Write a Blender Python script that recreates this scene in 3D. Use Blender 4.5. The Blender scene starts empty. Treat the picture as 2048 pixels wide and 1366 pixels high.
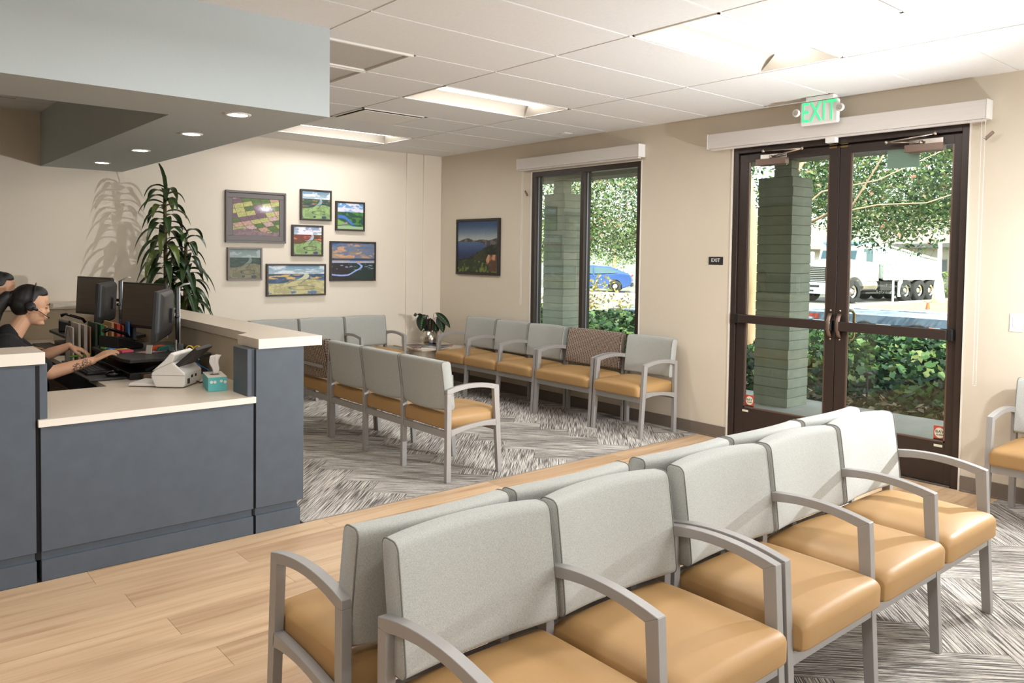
import bpy, bmesh, math, random
import numpy as np
from mathutils import Vector, Matrix
from math import sin, cos, pi, radians as R

rnd = random.Random(7)
SC = bpy.context.scene
COL = SC.collection

# ------------------------------------------------------------------ camera
cam_d = bpy.data.cameras.new('camera')
cam = bpy.data.objects.new('camera', cam_d); COL.objects.link(cam)
YAW, PITCH, ROLL = 0.70631, -0.03666, 0.01353
fwd = Vector((sin(YAW)*cos(PITCH), cos(YAW)*cos(PITCH), sin(PITCH)))
rt0 = Vector((cos(YAW), -sin(YAW), 0)); up0 = rt0.cross(fwd)
rt = rt0*cos(ROLL) + up0*sin(ROLL); up = -rt0*sin(ROLL) + up0*cos(ROLL)
M = Matrix((rt, up, -fwd)).transposed().to_4x4(); M.translation = (-2.03151, -3.4981, 1.53351)
cam.matrix_world = M
cam_d.sensor_fit = 'HORIZONTAL'; cam_d.sensor_width = 36.0
cam_d.lens = 1574.02/2048*36.0
cam_d.shift_y = -114.44/2048
cam_d.clip_start = 0.05; cam_d.clip_end = 400
SC.camera = cam

# ------------------------------------------------------------------ exposure, world, sun, large lights
SC.view_settings.view_transform = 'Standard'; SC.view_settings.look = 'None'
SC.view_settings.gamma = 1.0; SC.view_settings.use_curve_mapping = False
SC.view_settings.exposure = 1.30
SC.cycles.max_bounces = 8; SC.cycles.diffuse_bounces = 4; SC.cycles.glossy_bounces = 4
SC.cycles.transparent_max_bounces = 12; SC.cycles.sample_clamp_indirect = 4.0

W = bpy.data.worlds.new('sky'); SC.world = W; W.use_nodes = True
nt = W.node_tree; nt.nodes.clear()
sky = nt.nodes.new('ShaderNodeTexSky'); sky.sky_type = 'NISHITA'; sky.sun_disc = False
sky.sun_elevation = R(48); sky.sun_rotation = R(190); sky.dust_density = 1.5
bg = nt.nodes.new('ShaderNodeBackground'); bg.inputs[1].default_value = 0.38
ow = nt.nodes.new('ShaderNodeOutputWorld')
hs = nt.nodes.new('ShaderNodeHueSaturation'); hs.inputs['Saturation'].default_value = .55
nt.links.new(sky.outputs[0], hs.inputs['Color']); nt.links.new(hs.outputs[0], bg.inputs[0]); nt.links.new(bg.outputs[0], ow.inputs[0])

def lamp(name, kind, loc, energy, color=(1, 1, 1), **kw):
    l = bpy.data.lights.new(name, kind); l.energy = energy; l.color = color
    for k, v in kw.items(): setattr(l, k, v)
    o = bpy.data.objects.new(name, l); o.location = loc; COL.objects.link(o); return o
sun = lamp('sun', 'SUN', (0, 0, 20), 6.5, (1, .95, .86), angle=R(0.6))
sun.rotation_euler = Vector((0.35, 0.75, -0.95)).to_track_quat('-Z', 'Y').to_euler()
# the photographer's flash head on its stand, low beside the right wall
flash = lamp('flash', 'SPOT', (3.02, -2.5, 1.38), 185.0, (.90, .95, 1), shadow_soft_size=0.03, spot_size=R(146), spot_blend=1.0)
flash.rotation_euler = Vector((-.58, .81, .06)).to_track_quat('-Z', 'Y').to_euler()

spill = lamp('flash_spill', 'POINT', (3.02, -2.5, 1.38), 20.0, (.92, .96, 1), shadow_soft_size=0.03)
# added fill light, unseen behind the camera, to brighten the near chairs
fill = lamp('fill_light', 'AREA', (1.6, -6.3, 2.0), 42.0, (.93, .97, 1), size=1.5)
fill.rotation_euler = (Vector((.6, -1.6, .7))-Vector((1.6, -6.3, 2.0))).to_track_quat('-Z', 'Y').to_euler()

XW, YB, H = 3.6514, 4.574, 2.744
TX, TY = 1.28016, 0.582264

# ------------------------------------------------------------------ helpers
def lin(c):
    c = c/255.0
    return c/12.92 if c <= 0.04045 else ((c+0.055)/1.055)**2.4
def rgb(r, g, b): return (lin(r), lin(g), lin(b), 1.0)

class NT:
    def __init__(s, m): s.t = m.node_tree
    def n(s, kind, **kw):
        x = s.t.nodes.new('ShaderNode'+kind)
        for k, v in kw.items():
            if isinstance(k, str) and hasattr(x, k): setattr(x, k, v)
        return x
    def l(s, a, b): s.t.links.new(a, b)
    def math(s, op, a, b=None, c=None):
        x = s.t.nodes.new('ShaderNodeMath'); x.operation = op
        for i, v in enumerate((a, b, c)):
            if v is None: continue
            if isinstance(v, (int, float)): x.inputs[i].default_value = v
            else: s.l(v, x.inputs[i])
        return x.outputs[0]
    def mix(s, f, a, b, mode='MIX'):
        x = s.t.nodes.new('ShaderNodeMix'); x.data_type = 'RGBA'; x.blend_type = mode
        for v, i in ((f, 0), (a, 6), (b, 7)):
            if isinstance(v, (int, float)): x.inputs[i].default_value = v
            elif isinstance(v, tuple): x.inputs[i].default_value = v
            else: s.l(v, x.inputs[i])
        return x.outputs[2]
    def ramp(s, f, stops):
        x = s.t.nodes.new('ShaderNodeValToRGB'); e = x.color_ramp.elements
        while len(e) < len(stops): e.new(0.5)
        for i, (p, c) in enumerate(stops): e[i].position = p; e[i].color = c
        s.l(f, x.inputs[0]); return x.outputs[0]

def mat(name, color, rough=0.5, metal=0.0, noise=0.0, nscale=8.0, bump=0.0, bscale=200.0,
        stretch=(1, 1, 1), spec=0.5, emit=None, estr=0.0, rand=0.0, coat=0.0, trans=0.0, alpha=1.0):
    m = bpy.data.materials.new(name); m.use_nodes = True
    b = m.node_tree.nodes['Principled BSDF']; k = NT(m)
    b.inputs['Base Color'].default_value = color; b.inputs['Roughness'].default_value = rough
    b.inputs['Metallic'].default_value = metal; b.inputs['Specular IOR Level'].default_value = spec
    b.inputs['Coat Weight'].default_value = coat
    if trans: b.inputs['Subsurface Weight'].default_value = trans
    if alpha < 1: b.inputs['Alpha'].default_value = alpha
    tc = k.n('TexCoord'); mp = k.n('Mapping'); mp.inputs['Scale'].default_value = stretch
    k.l(tc.outputs['Object'], mp.inputs['Vector'])
    col = None
    if noise:
        nz = k.n('TexNoise'); nz.inputs['Scale'].default_value = nscale; nz.inputs['Detail'].default_value = 4
        k.l(mp.outputs[0], nz.inputs['Vector'])
        lo = tuple(max(0, c*(1-noise)) for c in color[:3])+(1,); hi = tuple(min(1, c*(1+noise)) for c in color[:3])+(1,)
        col = k.ramp(nz.outputs[0], [(0.3, lo), (0.7, hi)])
    if rand:
        oi = k.n('ObjectInfo'); f = k.math('MULTIPLY_ADD', oi.outputs['Random'], 2*rand, 1-rand)
        c4 = k.n('CombineColor'); [k.l(f, c4.inputs[i]) for i in range(3)]
        col = k.mix(1.0, col if col is not None else color, c4.outputs[0], 'MULTIPLY')
    if col is not None: k.l(col, b.inputs['Base Color'])
    if bump:
        nb = k.n('TexNoise'); nb.inputs['Scale'].default_value = bscale; nb.inputs['Detail'].default_value = 3
        k.l(mp.outputs[0], nb.inputs['Vector'])
        bp = k.n('Bump'); bp.inputs['Strength'].default_value = bump; bp.inputs['Distance'].default_value = 0.002
        k.l(nb.outputs[0], bp.inputs['Height']); k.l(bp.outputs[0], b.inputs['Normal'])
    if emit: b.inputs['Emission Color'].default_value = emit; b.inputs['Emission Strength'].default_value = estr
    return m

def link(o, parent=None):
    COL.objects.link(o)
    if parent is not None: o.parent = parent
    return o

class MB:
    """collects shapes; build() links them as ONE mesh object"""
    def __init__(s): s.v = []; s.f = []
    def add(s, vs, fs, M=None):
        n = len(s.v)
        for v in vs:
            if M is not None: v = tuple(M @ Vector(v))
            s.v.append(tuple(v))
        s.f += [tuple(i+n for i in f) for f in fs]; return s
    def box(s, x0, x1, y0, y1, z0, z1, M=None):
        vs = [(x, y, z) for x in (x0, x1) for y in (y0, y1) for z in (z0, z1)]
        return s.add(vs, [(0, 1, 3, 2), (4, 6, 7, 5), (0, 4, 5, 1), (2, 3, 7, 6), (0, 2, 6, 4), (1, 5, 7, 3)], M)
    def prism(s, pts, a0, a1, axis='y', M=None):
        """pts: 2D outline; axis 'y': (x,z) outline extruded in y; 'z': (x,y); 'x': (y,z)"""
        n = len(pts); vs = []
        for a in (a0, a1):
            for (p, q) in pts: vs.append({'y': (p, a, q), 'z': (p, q, a), 'x': (a, p, q)}[axis])
        fs = [tuple(range(n))[::-1], tuple(range(n, 2*n))]
        fs += [(i, (i+1) % n, n+(i+1) % n, n+i) for i in range(n)]
        return s.add(vs, fs, M)
    def lathe(s, prof, seg=24, c=(0, 0, 0), M=None, cap=True):
        vs = []; fs = []; n = len(prof)
        for i in range(seg):
            a = 2*pi*i/seg
            for (r, z) in prof: vs.append((c[0]+r*cos(a), c[1]+r*sin(a), c[2]+z))
        for i in range(seg):
            j = (i+1) % seg
            for k in range(n-1): fs.append((i*n+k, j*n+k, j*n+k+1, i*n+k+1))
        if cap:
            fs.append(tuple(i*n for i in range(seg))[::-1]); fs.append(tuple(i*n+n-1 for i in range(seg)))
        return s.add(vs, fs, M)
    def tube(s, path, r, seg=8, cap=True, closed=False, flat=None):
        """r float or list; flat: (wide, thin) scale about a fixed up axis"""
        P = [Vector(p) for p in path]; n = len(P); vs = []; fs = []
        prev = None
        for i, p in enumerate(P):
            if closed: t = P[(i+1) % n]-P[i-1]
            else: t = P[min(i+1, n-1)]-P[max(i-1, 0)]
            if t.length < 1e-9: t = Vector((0, 0, 1))
            t.normalize()
            if prev is None:
                ref = Vector((0, 0, 1)) if abs(t.z) < 0.9 else Vector((1, 0, 0))
                a = t.cross(ref).normalized()
            else:
                a = prev - t*prev.dot(t)
                a = a.normalized() if a.length > 1e-6 else t.orthogonal().normalized()
            prev = a; b = t.cross(a)
            rr = r[i] if isinstance(r, (list, tuple)) else r
            for k in range(seg):
                an = 2*pi*k/seg
                vs.append(p + a*(rr*cos(an)*(flat[0] if flat else 1)) + b*(rr*sin(an)*(flat[1] if flat else 1)))
        for i in range(n if closed else n-1):
            j = (i+1) % n
            for k in range(seg):
                l = (k+1) % seg
                fs.append((i*seg+k, i*seg+l, j*seg+l, j*seg+k))
        if cap and not closed:
            fs.append(tuple(range(seg))); fs.append(tuple((n-1)*seg+k for k in range(seg))[::-1])
        return s.add(vs, fs)
    def sphere(s, c, r, seg=12, ring=8, sc=(1, 1, 1), M=None):
        vs = [(c[0], c[1], c[2]+r*sc[2])]; fs = []
        for i in range(1, ring):
            t = pi*i/ring
            for k in range(seg):
                a = 2*pi*k/seg
                vs.append((c[0]+r*sc[0]*sin(t)*cos(a), c[1]+r*sc[1]*sin(t)*sin(a), c[2]+r*sc[2]*cos(t)))
        vs.append((c[0], c[1], c[2]-r*sc[2]))
        for k in range(seg): fs.append((0, 1+k, 1+(k+1) % seg))
        for i in range(ring-2):
            for k in range(seg):
                l = (k+1) % seg; a = 1+i*seg
                fs.append((a+k, a+seg+k, a+seg+l, a+l))
        a = 1+(ring-2)*seg
        for k in range(seg): fs.append((a+k, len(vs)-1, a+(k+1) % seg))
        return s.add(vs, fs, M)
    def mesh(s, name, smooth=False):
        me = bpy.data.meshes.new(name); me.from_pydata(s.v, [], s.f); me.update()
        bm = bmesh.new(); bm.from_mesh(me); bmesh.ops.recalc_face_normals(bm, faces=bm.faces); bm.to_mesh(me); bm.free()
        if smooth: me.polygons.foreach_set('use_smooth', [True]*len(me.polygons))
        return me
    def build(s, name, m, parent=None, bevel=0.0, smooth=False, seg=2, loc=None, rotz=0):
        me = s.mesh(name, smooth); 
        if m is not None: me.materials.append(m)
        o = bpy.data.objects.new(name, me); link(o, parent)
        if bevel:
            b = o.modifiers.new('bevel', 'BEVEL'); b.width = bevel; b.segments = seg; b.limit_method = 'ANGLE'; b.angle_limit = R(35)
            for p in me.polygons: p.use_smooth = True
            b.harden_normals = True
        if loc is not None: o.location = loc
        if rotz: o.rotation_euler.z = rotz
        return o

def empty(name, loc=(0, 0, 0), rz=0, parent=None):
    o = bpy.data.objects.new(name, None); link(o, parent); o.location = loc; o.rotation_euler.z = rz
    o.empty_display_size = 0.1; return o
def tag(o, label=None, cat=None, group=None, kind=None):
    if label: o['label'] = label
    if cat: o['category'] = cat
    if group: o['group'] = group
    if kind: o['kind'] = kind
    return o
def struct(o): o['kind'] = 'structure'; return o
def copy_tree(o, parent=None):
    c = o.copy(); link(c, parent)
    for ch in list(o.children): copy_tree(ch, c)
    return c
def text(name, s, size, m, parent, loc, rot, ext=0.0005, align='CENTER', sx=1.0):
    cu = bpy.data.curves.new(name, 'FONT'); cu.body = s; cu.size = size; cu.extrude = ext
    cu.align_x = align; cu.align_y = 'CENTER'; cu.materials.append(m)
    tmp = bpy.data.objects.new(name+'_c', cu); COL.objects.link(tmp)
    dg = bpy.context.evaluated_depsgraph_get()
    me = bpy.data.meshes.new_from_object(tmp.evaluated_get(dg)); me.name = name
    bpy.data.objects.remove(tmp)
    if not me.materials: me.materials.append(m)
    o = bpy.data.objects.new(name, me); link(o, parent); o.location = loc; o.rotation_euler = rot; o.scale = (sx, 1, 1)
    return o
# ------------------------------------------------------------------ materials of the room
M_backwall = mat('paint_cream', rgb(224, 212, 195), .75, noise=.012, nscale=3, bump=.25, bscale=260)
M_rightwall = mat('paint_tan', rgb(207, 195, 176), .75, noise=.012, nscale=3, bump=.25, bscale=260)
M_soffit = mat('paint_grey_blue', rgb(172, 178, 177), .7, noise=.01, nscale=3, bump=.2, bscale=260)
M_ceil = mat('ceiling_tile', rgb(221, 219, 216), .9, noise=.02, nscale=40, bump=.5, bscale=240, rand=.012)
M_tee = mat('ceiling_grid', rgb(225, 220, 212), .6)
M_base = mat('vinyl_base', rgb(112, 100, 89), .45)
M_bronze = mat('dark_bronze', rgb(58, 47, 42), .38, metal=.35, noise=.05, nscale=30)
M_bronze2 = mat('bronze_light', rgb(120, 100, 88), .35, metal=.6)
M_steel = mat('steel', rgb(190, 180, 170), .25, metal=1)
M_brass = mat('brass', rgb(150, 125, 80), .3, metal=1)
M_white = mat('white_plastic', rgb(228, 226, 222), .4)
M_trimwhite = mat('white_bead', rgb(225, 218, 205), .5)
M_black = mat('black_plastic', rgb(22, 22, 23), .4)
M_dark = mat('dark_gap', rgb(14, 14, 15), .8)
M_slab = mat('subfloor', rgb(120, 105, 90), .9)

def wood_mat():
    m = mat('oak_plank', rgb(200, 166, 130), .42, spec=.4)
    k = NT(m); b = m.node_tree.nodes['Principled BSDF']
    tc = k.n('TexCoord'); oi = k.n('ObjectInfo')
    ad = k.n('VectorMath'); ad.operation = 'ADD'
    cmb = k.n('CombineXYZ'); r9 = k.math('MULTIPLY', oi.outputs['Random'], 37.0)
    k.l(r9, cmb.inputs[0]); k.l(r9, cmb.inputs[1])
    k.l(tc.outputs['Object'], ad.inputs[0]); k.l(cmb.outputs[0], ad.inputs[1])
    def nz(sx, sy, sc, det):
        mp = k.n('Mapping'); mp.inputs['Scale'].default_value = (sx, sy, 1); k.l(ad.outputs[0], mp.inputs[0])
        n = k.n('TexNoise'); n.inputs['Scale'].default_value = sc; n.inputs['Detail'].default_value = det
        n.inputs['Distortion'].default_value = .4; k.l(mp.outputs[0], n.inputs[0]); return n.outputs[0]
    c1 = k.ramp(nz(.55, 9, 2.2, 5), [(.30, rgb(186, 150, 116)), (.5, rgb(205, 173, 138)), (.72, rgb(214, 184, 150))])
    c2 = k.ramp(nz(2.2, 90, 2, 3), [(.35, (.86, .85, .84, 1)), (.62, (1, 1, 1, 1))])
    c3 = k.mix(.55, c1, c2, 'MULTIPLY')
    tone = k.ramp(oi.outputs['Random'], [(0, (.84, .80, .77, 1)), (.16, (.95, .94, .93, 1)), (.6, (1, 1, 1, 1)), (1, (1.06, 1.05, 1.03, 1))])
    k.l(k.mix(1.0, c3, tone, 'MULTIPLY'), b.inputs['Base Color'])
    return m
M_wood = wood_mat()

def carpet_mat():
    m = mat('carpet_plank', rgb(140, 132, 124), .95, spec=.1)
    k = NT(m); b = m.node_tree.nodes['Principled BSDF']
    tc = k.n('TexCoord'); oi = k.n('ObjectInfo')
    ad = k.n('VectorMath'); ad.operation = 'ADD'; cmb = k.n('CombineXYZ')
    r9 = k.math('MULTIPLY', oi.outputs['Random'], 53.0); k.l(r9, cmb.inputs[0]); k.l(r9, cmb.inputs[1])
    k.l(tc.outputs['Object'], ad.inputs[0]); k.l(cmb.outputs[0], ad.inputs[1])
    def nz(sx, sy, det=2, sc=1):
        mp = k.n('Mapping'); mp.inputs['Scale'].default_value = (sx, sy, 1); k.l(ad.outputs[0], mp.inputs[0])
        n = k.n('TexNoise'); n.inputs['Scale'].default_value = sc; n.inputs['Detail'].default_value = det
        k.l(mp.outputs[0], n.inputs[0]); return n.outputs[0]
    st = nz(4.2, 180, 1); big = nz(1.2, 3, 1); wv = nz(40, 500, 1)
    s2 = k.math('ADD', st, k.math('MULTIPLY', k.math('SUBTRACT', big, .5), .30))
    s3 = k.math('ADD', s2, k.math('MULTIPLY', k.math('SUBTRACT', wv, .5), .25))
    c = k.ramp(s3, [(.38, rgb(98, 93, 89)), (.47, rgb(136, 130, 124)), (.54, rgb(190, 183, 174)), (.66, rgb(216, 210, 200))])
    k.l(c, b.inputs['Base Color'])
    bp = k.n('Bump'); bp.inputs['Strength'].default_value = .9; bp.inputs['Distance'].default_value = .004
    k.l(s3, bp.inputs['Height']); k.l(bp.outputs[0], b.inputs['Normal'])
    return m
M_carpet = carpet_mat()

# ------------------------------------------------------------------ floor
floor = MB().box(-6, XW, -7, YB, -.08, -.011).build('floor', M_slab); struct(floor)
tag(floor, 'oak plank and grey carpet tile floor of the waiting room')
pm = {}
def plank(x0, x1, y0, y1):
    key = (round(x1-x0, 3), round(y1-y0, 3))
    if key not in pm:
        mb = MB().box(-key[0]/2+.0007, key[0]/2-.0007, -key[1]/2+.0006, key[1]/2-.0006, -.010, 0)
        me = mb.mesh('plank'); me.materials.append(M_wood); pm[key] = me
    o = bpy.data.objects.new('plank', pm[key]); link(o, floor); o.location = ((x0+x1)/2, (y0+y1)/2, 0)
PW, PL = .1826, 1.22
y = .615; row = 0
while y > -3.2:
    y0 = max(y-PW, -1.72) if y > -1.72 else y-PW
    lim = XW if y > -1.719 else -1.2
    x = -3.6 - ((row*.47) % 1.0)*PL
    while x < lim:
        a, b_ = max(x, -3.6), min(x+PL, lim)
        if b_-a > .03: plank(a, b_, y0, y)
        x += PL
    y = y0; row += 1
# carpet planks laid in a herringbone turned 45 degrees, clipped to the two carpeted areas
def clip(poly, xa, xb, ya, yb):
    for ax, lim, sgn in ((0, xa, 1), (0, xb, -1), (1, ya, 1), (1, yb, -1)):
        out = []
        for i in range(len(poly)):
            p, q = poly[i-1], poly[i]
            dp, dq = sgn*(p[ax]-lim), sgn*(q[ax]-lim)
            if (dp >= 0) != (dq >= 0):
                t = dp/(dp-dq); out.append((p[0]+t*(q[0]-p[0]), p[1]+t*(q[1]-p[1])))
            if dq >= 0: out.append(q)
        poly = out
        if len(poly) < 3: return []
    return poly
CL, CW = 1.0, .25
def herring(xa, xb, ya, yb):
    c45 = cos(pi/4)
    for i in range(-40, 41):
        for j in range(-9, 10):
            for typ in (0, 1):
                ox, oy = i*CW+j*CL, i*CW-j*CL
                if typ == 0: cx, cy, w, h = ox+CL/2, oy+CW/2, CL, CW
                else: cx, cy, w, h = ox+CL+CW/2, oy+CW-CL/2, CW, CL
                gx, gy = c45*(cx-cy), c45*(cx+cy)
                if not (xa-.8 < gx < xb+.8 and ya-.8 < gy < yb+.8): continue
                ang = pi/4 + (pi/2 if typ else 0); ca, sa = cos(ang), sin(ang)
                e = .0012
                pts = [(gx+ca*u-sa*v, gy+sa*u+ca*v) for u, v in ((-CL/2+e, -CW/2+e), (CL/2-e, -CW/2+e), (CL/2-e, CW/2-e), (-CL/2+e, CW/2-e))]
                pts = clip(pts, xa, xb, ya, yb)
                if len(pts) < 3: continue
                lp = [((px-gx)*ca+(py-gy)*sa, -(px-gx)*sa+(py-gy)*ca) for px, py in pts]
                MB().prism(lp, -.010, .002, 'z').build('carpet_tile', M_carpet, floor, loc=(gx, gy, 0), rotz=ang)
herring(-.05, XW, .622, YB)
herring(-1.195, XW, -4.4, -1.722)
ts = MB().box(-.05, XW, .6155, .6215, -.01, .004).build('transition_strip', mat('strip_grey', rgb(140, 128, 116), .5), floor)

# ------------------------------------------------------------------ walls
def wall_right():
    m = MB(); a, b = XW, XW+.16
    dz0, dz1, dy0, dy1 = 0, 2.449, -1.472, .337
    wz0, wz1, wy0, wy1 = .475, 2.43, 1.332, 2.856
    m.box(a, b, -7, dy0, -.05, H+.3); m.box(a, b, dy0, dy1, dz1, H+.3)
    m.box(a, b, dy1, wy0, -.05, H+.3); m.box(a, b, wy0, wy1, -.05, wz0); m.box(a, b, wy0, wy1, wz1, H+.3)
    m.box(a, b, wy1, YB+.16, -.05, H+.3)
    return m.build('wall_right', M_rightwall)
struct(wall_right())
struct(MB().box(-6.16, XW, YB, YB+.16, -.05, H+.3).build('wall_back', M_backwall))
struct(MB().box(-6.16, -6, -7, YB, -.05, H+.3).build('wall_left', M_backwall))
struct(MB().box(-6.16, XW+.16, -7.16, -7, -.05, H+.3).build('wall_front', M_backwall))
# shallow stepped pilaster in the corner of the back wall
struct(MB().box(3.158, XW, YB-.022, YB, 0, H).box(3.389, XW, YB-.040, YB-.022, 0, H).build('trim_1', M_backwall, bevel=.006))
# corner beads round the openings
bd = MB()
for (y0, y1, z0, z1) in ((-1.472, .337, 0, 2.449), (1.332, 2.856, .475, 2.43)):
    bd.box(XW-.004, XW+.003, y0-.012, y0, z0, z1); bd.box(XW-.004, XW+.003, y1, y1+.012, z0, z1)
    bd.box(XW-.004, XW+.003, y0-.012, y1+.012, z1, z1+.010)
struct(bd.build('trim_2', M_trimwhite))
def baseb(name, x0, x1, y0, y1, face):
    m = MB()
    if face == 'x': m.box(x0, x1, y0, y1, .0, .104); m.box(x0-.008, x1, y0, y1, 0, .012)
    else: m.box(x0, x1, y0, y1, 0, .104); m.box(x0, x1, y0-.008, y1, 0, .012)
    struct(m.build(name, M_base, bevel=.002))
baseb('baseboard_right', XW-.010, XW, .351, YB-.05, 'x')
baseb('baseboard_near', XW-.010, XW, -7, -1.486, 'x')
baseb('baseboard_back', -.05, 3.158, YB-.010, YB, 'y')

# ------------------------------------------------------------------ ceiling
ceiling = MB().box(-6, XW, -7, YB, H+.16, H+.19).build('ceiling', M_ceil); struct(ceiling)
SOF = (-.67, 0.0, .43, .98, 2.27)
lights = []
for k in (1, -1, -3):
    for j in (-10, -6, -2, 2, 6):
        lights.append((k, j))
if (-1, 6) in lights: lights.remove((-1, 6))
lights = [q for q in lights if not (q[0] < 0 and q[1] in (2, 6))]
holes = {}
tm = {}
def ctile(x0, x1, y0, y1):
    g = .007; key = (round(x1-x0, 4), round(y1-y0, 4))
    if key not in tm:
        w, d = key; me = MB().box(-w/2+g, w/2-g, -d/2+g, d/2-g, 0, .012).mesh('ceiling_tile'); me.materials.append(M_ceil); tm[key] = me
    o = bpy.data.objects.new('ceiling_tile', tm[key]); link(o, ceiling); o.location = ((x0+x1)/2, (y0+y1)/2, H)
for k in range(-5, 3):
    for j in range(-12, 8):
        x0, x1 = max(k*TX, -6), min((k+1)*TX, XW); y0, y1 = max(j*TY, -7), min((j+1)*TY, YB)
        if (k, j) in lights: continue
        if (k, j) in ((0, 1), (0, 2)):
            ctile(.655, TX, y0, y1); continue
        if (k, j) in ((1, 4), (1, -4)):
            ctile(x0+.655, x1, y0, y1); continue
        if k == 0 and j == 0:
            ctile(x0, x1, y0, y1); continue
        ctile(x0, x1, y0, y1)
tee = MB()
for k in range(-4, 3): tee.box(k*TX-.012, k*TX+.012, -7, YB, H+.0055, H+.03)
ta = tee.build('grid_tee', M_tee, ceiling)
for j in range(-12, 8):
    MB().box(-6, XW, j*TY-.012, j*TY+.012, H+.006, H+.028).build('grid_tee', M_tee, ceiling)
MB().box(XW-.022, XW-.0005, -7, YB, H-.001, H+.02).box(-6, XW, YB-.022, YB, H-.001, H+.02).build('wall_angle', M_tee, ceiling)

# dropped bulkhead above the reception desk
bk = MB(); xa, xb_, ya, yb_, zb = SOF
bk.box(-6, xb_, ya, yb_, zb, H+.004); bk.box(xa, xb_, yb_, YB, zb, H+.004)
struct(bk.build('trim_3', M_soffit)); bpy.data.objects['trim_3']['label'] = 'dropped grey-blue bulkhead over the reception desk'

# recessed troffers
M_refl = mat('troffer_reflector', rgb(178, 168, 154), .5)
M_lens = mat('troffer_lens', (1, 1, 1, 1), .5, emit=(.965, .985, 1, 1), estr=12.5)
def troffer(x0, y0, w, d, label, z=H, M_l=None, cen=None, group='recessed ceiling light troffers'):
    r = empty('ceiling_light', (x0+w/2, y0+d/2, z)); tag(r, label, 'ceiling light', None)
    fx, fy = w/2-.012, d/2-.012
    fr = MB()
    for (a, b, c, e) in ((-fx, fx, -fy, -fy+.012), (-fx, fx, fy-.012, fy), (-fx, -fx+.012, -fy, fy), (fx-.012, fx, -fy, fy)):
        fr.box(a, b, c, e, -.002, .012)
    fr.build('frame', M_tee, r)
    # curved side reflectors rising to the lens, gabled ends
    n = 8; hh = .075; yl = d*.19
    for s in (-1, 1):
        vs = []; fs = []
        for i in range(n+1):
            t = i/n; yy = s*((fy-.012) + (yl-(fy-.012))*t); zz = hh*(sin(t*pi/2)**.8)*1.0
            vs += [(-fx+.012, yy, zz+.002), (fx-.012, yy, zz+.002)]
        for i in range(n): fs.append((2*i, 2*i+1, 2*i+3, 2*i+2))
        MB().add(vs, fs).build('reflector', M_refl, r, smooth=True)
    MB().add([(-fx+.012, -fy+.012, 0), (-fx+.012, fy-.012, 0), (-fx+.10, yl, hh), (-fx+.10, -yl, hh)], [(0, 1, 2, 3)]).build('end_plate', M_refl, r)
    MB().add([(fx-.012, -fy+.012, 0), (fx-.012, fy-.012, 0), (fx-.10, yl, hh), (fx-.10, -yl, hh)], [(0, 1, 2, 3)]).build('end_plate', M_refl, r)
    lens = MB(); vs = []; m_ = 10
    for i in range(m_+1):
        t = -1+2*i/m_; vs += [(-fx+.09, yl*t, hh-.03*(1-t*t)), (fx-.09, yl*t, hh-.03*(1-t*t))]
    lens.add(vs, [(2*i, 2*i+1, 2*i+3, 2*i+2) for i in range(m_)]).build('lens', M_l or M_lens, r, smooth=True)
    MB().box(-fx, fx, -fy, fy, hh+.01, hh+.03).build('housing', M_tee, r)
    return r
lab = {(1, 6): 'farthest glowing recessed ceiling light, near the painting wall', (1, 2): 'glowing recessed ceiling light in the middle of the ceiling, above the three-seat bench',
       (1, -2): 'large glowing recessed ceiling light nearest the exit sign'}
for (k, j) in lights:
    l_ = lab.get((k, j)) or 'recessed ceiling light outside the frame, %s row of the room, %s of it' % ({1: 'window-side', -1: 'middle', -3: 'far left'}[k], {-10: 'rear end', -6: 'rear half', -2: 'middle', 2: 'front half', 6: 'front end'}[j])
    q = troffer(k*TX, j*TY, TX, TY, l_)
M_lens2 = mat('troffer_lens_warm', (1, 1, 1, 1), .5, emit=(1, .80, .56, 1), estr=2.0)
troffer(-2.20, 3.42, TX, TY, 'warm ceiling light inside the bulkhead recess over the reception desk', z=H-.004, M_l=M_lens2)

# grilles
def holes_mat(name, c1, c2, s):
    m = mat(name, c1, .5); k = NT(m); b = m.node_tree.nodes['Principled BSDF']
    tc = k.n('TexCoord'); sp = k.n('SeparateXYZ'); k.l(tc.outputs['Object'], sp.inputs[0])
    a = k.math('SINE', k.math('MULTIPLY', sp.outputs[0], s)); c = k.math('SINE', k.math('MULTIPLY', sp.outputs[1], s))
    f = k.math('GREATER_THAN', k.math('MULTIPLY', a, c), .25)
    k.l(k.mix(f, c1, c2), b.inputs['Base Color']); return m
M_perf = holes_mat('perforated_grille', rgb(205, 198, 190), rgb(110, 104, 98), 2*pi/.013)
def grille(name, x0, x1, y0, y1, label, mt, cat, dz=.0):
    r = empty(name, ((x0+x1)/2, (y0+y1)/2, H)); tag(r, label, cat)
    w, d = (x1-x0)/2-.009, (y1-y0)/2-.009
    f = MB()
    for (a, b, c, e) in ((-w, w, -d, -d+.022), (-w, w, d-.022, d), (-w, -w+.022, -d+.022, d-.022), (w-.022, w, -d+.022, d-.022)): f.box(a, b, c, e, -.008, .012)
    f.build('frame', M_tee, r, bevel=.002)
    MB().box(-w+.022, w-.022, -d+.022, d-.022, .003, .010).build('perforated_face', mt, r)
    MB().box(-w+.0, w-.0, -d, d, .03, .05).build('duct_back', M_dark, r)
    return r
grille('return_grille', .0, .655, TY, 2*TY, 'perforated return air grille next to the bulkhead corner', M_perf, 'air grille')
grille('return_grille', .0, .655, 2*TY, 3*TY, 'second perforated return air grille, farther along the bulkhead', M_perf, 'air grille')
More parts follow.
